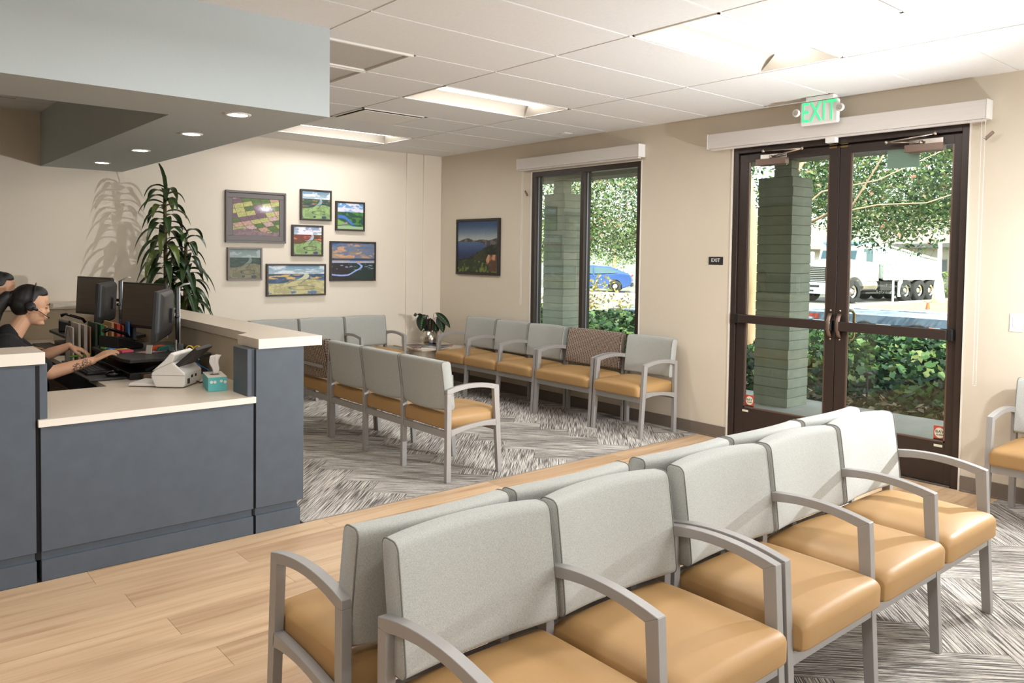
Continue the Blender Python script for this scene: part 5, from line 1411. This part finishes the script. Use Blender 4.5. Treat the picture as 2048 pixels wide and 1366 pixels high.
def limb(pts, r0, r1):
    P = [Vector(p)-Vector((7.75, 2.75, .2)) for p in pts]; n_ = len(P)
    Q = []
    for i in range(n_-1):
        for j in range(5): Q.append(P[i].lerp(P[i+1], j/5))
    Q.append(P[-1]); m_ = len(Q)
    MB().tube(Q, [r0+(r1-r0)*i/(m_-1) for i in range(m_)], 10).build('trunk' if r0 > .07 else 'branch', M_bark, tr, smooth=True)
limb([(7.75, 2.75, .1), (7.72, 2.72, 1.2), (7.70, 2.78, 2.2), (7.6, 2.9, 3.4), (7.5, 3.1, 5.0)], .105, .06)
limb([(7.75, 2.70, .6), (7.85, 2.55, 1.8), (8.0, 2.3, 2.8), (8.3, 1.9, 4.2)], .075, .04)
limb([(7.95, 2.4, 2.5), (8.2, 2.2, 3.0), (8.4, 1.9, 3.7)], .035, .02)
limb([(7.9, 2.35, 2.4), (8.0, 2.35, 3.0), (8.1, 2.25, 3.8)], .03, .02)
limb([(7.80, 2.8, 1.3), (8.2, 2.9, 1.7), (8.5, 2.45, 2.0), (8.5, 1.95, 2.22), (8.5, 1.72, 2.25), (8.55, 1.28, 3.0)], .028, .011)
limb([(8.5, 1.80, 2.2), (8.6, 1.4, 2.28), (8.9, .9, 2.30), (9.3, .5, 2.5)], .014, .006)
limb([(8.4, 2.6, 2.1), (8.6, 2.2, 2.5), (9.0, 1.6, 2.65), (9.6, .9, 3.1)], .015, .007)
limb([(7.75, 2.85, 1.4), (8.3, 3.6, 2.2), (9.0, 4.8, 2.7), (9.6, 6.2, 3.0)], .06, .02)
limb([(9.0, 4.8, 2.7), (9.8, 5.6, 2.4), (10.6, 6.6, 2.4)], .03, .012)
P = cloud([(11.2, 2.6, 3.0, 1.6, 1.5, .95), (12.4, 1.2, 2.9, 1.8, 1.2, 1.0), (10.2, 3.6, 3.0, 1.2, 1.0, .8), (12.6, 3.2, 2.5, 1.2, .9, .8), (14.0, 3.4, 3.2, 1.8, 2.2, 1.1), (11.2, 1.9, 2.2, .7, .6, .6), (16, 4.5, 3.4, 1.5, 3.0, 1.4)], 34000)
lf = leaves('foliage', P-np.array([7.75, 2.75, .2]), .082, M_tree, tr)
P = cloud([(10.6, 7.6, 2.7, 1.6, 1.7, 1.0), (12.0, 9.0, 2.6, 1.8, 1.9, 1.1), (9.8, 10.2, 2.7, 1.2, 1.6, 1.1), (12.5, 11.6, 2.6, 1.6, 1.6, 1.2), (16, 12.5, 3.0, 1.4, 3.6, 1.6)], 32000)
lf = leaves('foliage', P-np.array([7.75, 2.75, .2]), .082, M_tree, tr)
P = cloud([(9.2, 7.1, .65, .6, .75, .55), (9.3, 8.0, .5, .6, .7, .5)], 1500)
sh = leaves('shrub', P, .08, M_yel); tag(sh, 'yellow-green shrub in the sun outside the window', 'shrub'); sh['kind'] = 'stuff'

def tree(x, y, h, r, lb, n=1800, sz=.22):
    q = empty('background_tree', (x, y, GZ)); tag(q, lb, 'tree')
    MB().tube([(0, 0, 0), (.1, 0, h*.4), (.0, .1, h*.7)], [.16, .12, .05], 8).build('trunk', M_bark, q)
    leaves('foliage', cloud([(0, 0, h*.68, r, r, h*.36), (r*.5, r*.4, h*.5, r*.6, r*.6, h*.25)], n), sz, M_far, q)
for a in ((36, 31, 4.4, 3.2, 'sunlit tree behind the blue car'), (38, 41, 5.2, 3.8, 'broad sunlit tree left of the blue car'), (33, 36, 4.6, 3.0, 'small sunlit tree farther left along the street'), (40, 24, 4.6, 2.6, 'sunlit tree right of the blue car'),
          (46, 5.6, 5.6, 2.2, 'pale tree behind the right end of the fence'), (41, 17.5, 3.0, 1.3, 'young tree beside the truck hood'), (60, 24, 8.5, 3.4, 'tree above the roof of the far building'), (30, 42, 6, 4, 'tree at the far left of the street')): tree(*a)
hd = leaves('hedge', cloud([(38.5, 19.8, .35, 1.2, 2.4, .9), (44, 13.6, .3, 1.4, .8, .8)], 2500), .16, M_far); tag(hd, 'sunlit hedge along the far sidewalk', 'hedge')

# ------------------------------------------------------------------ far building with shingle roof
M_fwall = mat('far_wall', rgb(196, 186, 164), .8); M_fasc = mat('fascia', rgb(150, 144, 132), .7)
def shingle():
    m = mat('shingle_roof', rgb(190, 174, 158), .9); k = NT(m); b = m.node_tree.nodes['Principled BSDF']
    tc = k.n('TexCoord'); br = k.n('TexBrick'); br.inputs['Scale'].default_value = 1.0
    for nm_, v in (('Brick Width', .34), ('Row Height', .22), ('Mortar Size', .02), ('Mortar Smooth', .2)): br.inputs[nm_].default_value = v
    br.inputs['Color1'].default_value = rgb(196, 180, 162); br.inputs['Color2'].default_value = rgb(176, 160, 144); br.inputs['Mortar'].default_value = rgb(120, 106, 94)
    sp = k.n('SeparateXYZ'); k.l(tc.outputs['Object'], sp.inputs[0]); cm = k.n('CombineXYZ'); k.l(sp.outputs[1], cm.inputs[0]); k.l(k.math('MULTIPLY', sp.outputs[2], 2.2), cm.inputs[1])
    k.l(cm.outputs[0], br.inputs['Vector']); k.l(br.outputs['Color'], b.inputs['Base Color']); return m
M_shin = shingle()
def house(loc, rz, Lx, Ly, he, hr, lb):
    q = empty('building', loc, rz); tag(q, lb, 'building')
    MB().box(0, Lx, 0, Ly, 0, he).build('wall', M_fwall, q)
    o = .7; k = MB(); cx = Lx/2
    vs = [(-o, -o, he), (Lx+o, -o, he), (Lx+o, Ly+o, he), (-o, Ly+o, he), (cx, Ly*.28, hr), (cx, Ly*.72, hr)]
    k.add(vs, [(0, 1, 4), (1, 2, 5, 4), (2, 3, 5), (3, 0, 4, 5), (0, 3, 2, 1)]).build('roof', M_shin, q)
    f = MB(); f.box(-o-.03, -o, -o, Ly+o, he-.22, he+.02).box(-o, Lx+o, -o-.03, -o, he-.22, he+.02); f.build('fascia', M_fasc, q)
    for i in range(3):
        y_ = Ly*(.2+.28*i); w_ = MB().box(-.04, 0, y_, y_+1.4, 1.0, 2.1).build('window', M_fasc, q); MB().box(-.05, -.041, y_+.06, y_+1.34, 1.06, 2.04).build('pane', mat('far_glass%d' % i, rgb(90, 104, 108), .1), w_)
    v_ = MB().box(cx*.45, cx*.45+.4, Ly*.5, Ly*.5+.4, he+(hr-he)*.42, he+(hr-he)*.42+.45).build('roof_vent', M_fasc, q)
house((43.5, 9.6, GZ), R(-32), 10, 13, 3.0, 7.0, 'beige single-storey building with a pale shingled hip roof across the street')
house((46, 25, GZ), R(-10), 9, 12, 2.9, 5.6, 'second pale-roofed building farther left behind the trees')
# fence
fn = empty('board_fence', (41.6, 12.6, GZ), R(-62)); tag(fn, 'brown vertical board fence behind the truck', 'fence'); M_fence = mat('fence_brown', rgb(120, 104, 92), .8, noise=.1, rand=.06)
meb = share(MB().box(0, .19, 0, .025, 0, 1.75), 'board', M_fence)
for i in range(22): part('board', meb, fn, (i*.21, rnd.uniform(-.01, .01), 0), 0)
MB().box(0, 4.6, .026, .07, .4, .5).box(0, 4.6, .026, .07, 1.4, 1.5).build('rail', M_fence, fn)

# ------------------------------------------------------------------ dump truck
M_tw = mat('truck_white', rgb(226, 228, 226), .3, coat=.4); M_bed = mat('truck_bed_grey', rgb(168, 178, 172), .5); M_tire = mat('tyre', rgb(38, 38, 38), .85)
M_chr = mat('chrome', rgb(215, 210, 205), .15, metal=1); M_wsh = mat('truck_glass', rgb(70, 92, 98), .08); M_chas = mat('chassis', rgb(44, 44, 44), .7)
tk = empty('dump_truck', (33.16, 13.67, GZ), R(-9.3)); tag(tk, 'white three-axle dump truck across the street, seen through the entrance doors', 'truck')
def wheel(q, x, y, r, w, hub=M_chr):
    Mx = Matrix.Translation((x, y, r)) @ Matrix.Rotation(R(90), 4, 'X')
    t_ = MB().lathe([(r*.55, -w/2), (r*.93, -w/2), (r, -w*.3), (r, w*.3), (r*.93, w/2), (r*.55, w/2)], 28, M=Mx, cap=False).build('wheel', M_tire, q, smooth=True)
    MB().lathe([(.0, w*.18), (r*.20, w*.34), (r*.24, w*.12), (r*.48, w*.16), (r*.57, w*.46), (r*.57, -w*.4), (.0, -w*.4)], 24, M=Mx, cap=False).build('rim', hub, t_, smooth=True)
    n_ = MB()
    for i in range(8): a = 2*pi*i/8; n_.add(*sphere_at((x+r*.34*cos(a), y-w*.20, r+r*.34*sin(a)), .02))
    n_.build('lug_nuts', M_chas, t_)['kind'] = 'stuff'
def sphere_at(c, r):
    m_ = MB().sphere(c, r, 6, 4); return m_.v, m_.f
for x in (0, 4.05, 5.15, 6.10):
    for y_ in (.17, 2.30): wheel(tk, x, y_, .53, .30)
MB().prism([(-1.28, 1.02), (-1.22, 1.62), (-1.0, 1.86), (.30, 2.02), (.45, 2.02), (.45, .95), (-1.2, .95)], .42, 2.05).build('hood', M_tw, tk, bevel=.07, seg=3)
for s0, s1 in ((.0, .42), (2.05, 2.47)):
    f = [(-1.18, .72), (-1.05, 1.25), (-.70, 1.42), (.0, 1.46), (.62, 1.30), (.80, 1.0)]+[(.72*cos(a), .53+.68*sin(a)) for a in [R(20+140*i/8) for i in range(9)]]+[(-.75, .70)]
    MB().prism(f, s0, s1).build('fender', M_tw, tk, bevel=.03)
gr_ = MB().box(-1.315, -1.27, .55, 1.92, 1.02, 1.66).build('grille', M_chas, tk, bevel=.02)
for i in range(7): MB().box(-1.34, -1.31, .58, 1.89, 1.06+i*.085, 1.10+i*.085).build('grille_bar', M_chr, gr_)
bp_ = MB().box(-1.48, -1.26, .02, 2.45, .42, .94).build('bumper', M_tw, tk, bevel=.03)
text('bumper_number', '8', .26, M_chas, bp_, (-1.484, 2.25, .75), (R(90), 0, R(-90)))
MB().box(-1.486, -1.481, .75, 1.75, .72, .82).box(-1.486, -1.481, 1.05, 1.45, .52, .60).build('bumper_lettering_band', M_chas, bp_)
for y_ in (.22, 2.2): MB().box(-1.22, -1.15, y_-.14, y_+.14, 1.0, 1.2).build('headlight', M_chr, tk, bevel=.03)
MB().prism([(.42, 1.0), (.42, 1.95), (.62, 2.62), (.75, 2.72), (1.95, 2.74), (2.0, 1.0)], .14, 2.33).build('cab', M_tw, tk, bevel=.05, seg=3)
MB().prism([(.435, 2.0), (.625, 2.56), (.61, 2.565), (.415, 2.0)], .30, 2.17).build('windshield', M_wsh, tk)
MB().prism([(.68, 1.95), (.84, 2.50), (1.50, 2.50), (1.50, 1.90)], .128, .139).build('side_window', M_wsh, tk)
MB().box(.55, 1.9, .30, 2.17, 2.72, 2.86).build('visor', mat('truck_blue', rgb(120, 160, 190), .4), tk, bevel=.05)
text('door_number', '30H', .20, M_chas, tk, (1.25, .136, 1.55), (R(90), 0, 0))
MB().box(.60, 1.62, .131, .139, 1.05, 1.86).build('door_panel', M_tw, tk, bevel=.004)
dv = MB().sphere((1.05, .6, 2.15), .13, 12, 8, (1, 1, 1.2)).build('driver_head', mat('far_skin', rgb(170, 120, 90), .6), None, smooth=True)
bpy.data.objects.remove(dv)
for y_ in (-.18, 2.60):
    MB().box(.30, .40, y_-.10, y_+.10, 1.75, 2.35).build('mirror', M_tw, tk, bevel=.02)
    MB().tube([(.35, y_, 2.0), (.6, .2 if y_ < 0 else 2.27, 2.1)], .02, 6).build('mirror_arm', M_chr, tk)
MB().tube([(2.08, .30, 1.0), (2.08, .30, 3.1)], .09, 12).build('exhaust_stack', M_chr, tk)
MB().box(.3, 6.7, .75, 1.70, .62, .92).build('chassis_rail', M_chas, tk)
MB().lathe([(0, 0), (.30, 0), (.30, 1.05), (0, 1.05)], 20, M=Matrix.Translation((.85, .42, .80)) @ Matrix.Rotation(R(90), 4, 'Y')).build('fuel_tank', M_chr, tk, smooth=False)
MB().box(1.0, 2.0, .12, .5, .42, .50).build('step', M_chas, tk)
MB().box(2.2, 3.3, .18, .6, .55, 1.0).build('battery_box', M_chas, tk, bevel=.02)
MB().prism([(2.25, 1.12), (2.15, 2.60), (2.3, 2.62), (6.75, 2.12), (7.0, 1.85), (6.8, 1.12)], .05, 2.42).build('dump_bed', M_bed, tk, bevel=.03)
MB().box(2.2, 6.85, .0, .06, 1.06, 1.24).build('bed_rail', M_tw, tk)
MB().tube([(2.25, .04, 2.72), (4.2, .02, 2.42), (6.6, .02, 2.05)], .05, 8).build('tarp_arm', M_tw, tk)
MB().box(3.45, 3.75, .05, .12, .25, 1.05).build('mud_flap', M_tw, tk)
for i in range(5): MB().box(2.9+.8*i, 2.96+.8*i, -.012, .0, 1.13, 1.17).build('marker_light', mat('amber%d' % i, rgb(230, 150, 60), .4), tk)

# ------------------------------------------------------------------ cars, trailers, signs
def car(loc, rz, col, lb):
    q = empty('car', loc, rz); tag(q, lb, 'car'); mp = mat('car_paint_%d' % col[2], rgb(*col), .22, coat=.8, metal=.2)
    # local: +x front, side at y=+-.92
    prof = [(-2.28, .42), (-2.34, .72), (-2.26, 1.02), (-1.7, 1.10), (-.6, .98), (.9, .96), (1.9, .84), (2.30, .66), (2.32, .36), (1.85, .24)]
    lo = [(1.42+.37*cos(a), .34+.37*sin(a)) for a in [R(-15+210*i/10) for i in range(11)]]+[(.95, .22), (-1.0, .22)]+[(-1.42+.37*cos(a), .34+.37*sin(a)) for a in [R(-15+210*i/10) for i in range(11)]]+[(-1.9, .26)]
    MB().prism(prof+lo, -.92, .92).build('body', mp, q, bevel=.05, seg=3)
    gv = []; 
    for (x, z, y_) in ((-2.15, 1.05, .80), (-1.15, 1.42, .62), (-.1, 1.50, .60), (.55, 1.42, .62), (1.35, .96, .80), (-.5, .95, .86)): gv.append((x, z, y_))
    vs = [(x, -y_, z) for x, z, y_ in gv]+[(x, y_, z) for x, z, y_ in gv]; k = 6
    MB().add(vs, [tuple(range(6))[::-1], tuple(range(6, 12))]+[(i, (i+1) % 6, 6+(i+1) % 6, 6+i) for i in range(6)]).build('roof', mp, q, bevel=.03)
    for s in (-1, 1):
        def side_(pts): return [(x, s*(.925-.30*(z-.98)/.5+.008), z) for x, z in pts]
        MB().add(side_([(-1.75, 1.10), (-1.10, 1.34), (-.22, 1.41), (-.26, 1.04)]), [(0, 1, 2, 3)]).build('rear_side_window', M_wsh, q)
        MB().add(side_([(-.18, 1.04), (-.14, 1.42), (.52, 1.35), (1.15, 1.0)]), [(0, 1, 2, 3)]).build('front_side_window', M_wsh, q)
        for x in (-1.42, 1.42): wheel(q, x, s*.82, .34, .22)
        MB().box(-2.33, -2.12, s*.72-.14, s*.72+.14, .88, .98).build('tail_light', M_red, q, bevel=.02)
    MB().add([(-2.12, -.66, 1.10), (-2.12, .66, 1.10), (-1.18, .56, 1.43), (-1.18, -.56, 1.43)], [(0, 1, 2, 3)]).build('rear_window', M_wsh, q, loc=(-.02, 0, .02))
    MB().box(-2.36, -2.25, -.75, .75, .34, .52).build('bumper', M_chas, q, bevel=.02)
    return q
car((30.4, 27.6, GZ), R(128), (50, 82, 140), 'bright blue car parked across the lot, seen through the window')
car((28.2, 34.0, GZ), R(130), (52, 96, 170), 'second blue car farther left, only a sliver showing at the window edge')
M_deck = mat('deck_plank', rgb(165, 178, 192), .6, noise=.2, nscale=5, rand=.12); M_rail = mat('trailer_rail', rgb(104, 120, 138), .5)
def trailer(loc, L, w, z, lb, rz=0):
    q = empty('flatbed_trailer', loc, rz); tag(q, lb, 'trailer')
    k = int(L/.22); me_ = share(MB().box(0, w, 0, .20, 0, .04), 'deck_plank', M_deck)
    for i in range(k): part('deck_plank', me_, q, (0, i*.22, z+rnd.uniform(0, .02)), 0)
    MB().box(-.06, -.005, 0, L, z-.12, z+.06).box(w+.005, w+.06, 0, L, z-.12, z+.06).build('side_rail', M_rail, q)
    MB().box(-.06, w+.06, L, L+.06, z-.14, z+.05).build('tail_beam', M_rail, q)
    for x in (-.03, w-.17): MB().box(x, x+.2, L+.061, L+.075, z-.10, z+.0).build('tail_light', M_red, q)
    MB().box(-.075, -.061, L-.5, L-.1, z-.09, z+.02).build('reflector', M_red, q)
    for s in (.0, w):
        for yy in (L*.52, L*.72):
            M2 = Matrix.Translation((s, yy, .33)) @ Matrix.Rotation(R(90), 4, 'Y'); t_ = MB().lathe([(.17, -.1), (.31, -.1), (.33, 0), (.31, .1), (.17, .1)], 22, M=M2, cap=False).build('wheel', M_tire, q, smooth=True)
            MB().lathe([(0, -.06), (.17, -.08), (.18, .08), (0, .06)], 18, M=M2, cap=False).build('rim', M_chr, t_, smooth=True)
    MB().tube([(w/2, 0, z-.1), (w/2, -1.3, z-.12)], .05, 8).build('tongue', M_rail, q)
    return q
trailer((10.5, -1.2, GZ), 4.9, 2.0, .66, 'flatbed trailer with blue-grey deck planks just behind the ivy')
trailer((15.2, .6, GZ), 5.6, 2.0, .72, 'second flatbed trailer parked behind the first')
trailer((12.4, 5.4, GZ), 4.2, 1.9, .66, 'flatbed trailer with a red marker seen low in the window')
tb_ = MB().box(-.3, .3, -.2, .2, 0, .35).box(-.31, .31, -.21, .21, .35, .39).build('tool_box', M_chas, bevel=.02, loc=(11.6, .9, .27)); tag(tb_, 'black tool box on the nearest flatbed trailer', 'tool box')
cnr = empty('traffic_cone', (19.9, 5.2, GZ)); tag(cnr, 'orange traffic cone with white collars in the parking lot', 'traffic cone'); M_or = mat('cone_orange', rgb(235, 84, 40), .5)
MB().lathe([(.17, .03), (.03, .88), (.0, .88)], 24, cap=False).build('cone', M_or, cnr, smooth=True); MB().box(-.22, .22, -.22, .22, 0, .035).build('base', M_or, cnr, bevel=.01)
for z0, z1 in ((.30, .42), (.50, .70)):
    r_ = lambda z: .17-.14*(z-.03)/.85+.003
    MB().lathe([(r_(z0), z0), (r_(z1), z1)], 24, cap=False).build('collar', M_tw, cnr, smooth=True)
sg = empty('sign_post', (32.4, 11.6, GZ+.05), R(-18)); tag(sg, 'white blank-backed street sign on a white post in front of the truck', 'street sign')
MB().box(-.03, .03, -.03, .03, 0, 2.2).build('post', M_tw, sg); MB().box(-.05, -.03, -.32, .36, 1.18, 1.92).build('sign_panel', M_tw, sg, bevel=.004); MB().box(-.05, -.03, .25, 1.0, 1.75, 2.65).build('upper_panel', M_tw, sg, bevel=.004)
lp_ = empty('lamp_post', (36.8, 11.45, GZ+.05)); tag(lp_, 'thick white post at the rear of the truck', 'post')
MB().lathe([(.0, 0), (.30, 0), (.20, .9), (.10, 1.3), (.09, 3.1), (.0, 3.1)], 18, cap=False).build('shaft', M_tw, lp_, smooth=True); MB().lathe([(.0, 3.1), (.12, 3.1), (.12, 3.2), (0, 3.25)], 18, cap=False).build('cap', M_tw, lp_)
pl2 = MB().tube([(0, 0, 0), (0, 0, 9.5)], .12, 10).build('utility_pole', mat('pole_wood', rgb(150, 146, 144), .8), loc=(60, 13.2, GZ)); tag(pl2, 'thin grey utility pole in the far distance', 'pole')
bl = empty('path_light', (6.35, .42, -.06)); tag(bl, 'small dark path light at the foot of the ivy by the column', 'path light')
MB().tube([(0, 0, 0), (0, 0, .36)], .012, 8).build('stake', M_chas, bl); MB().lathe([(.0, .36), (.045, .36), (.05, .385), (.0, .40)], 16, cap=False).build('cap', M_monblk, bl, smooth=True)
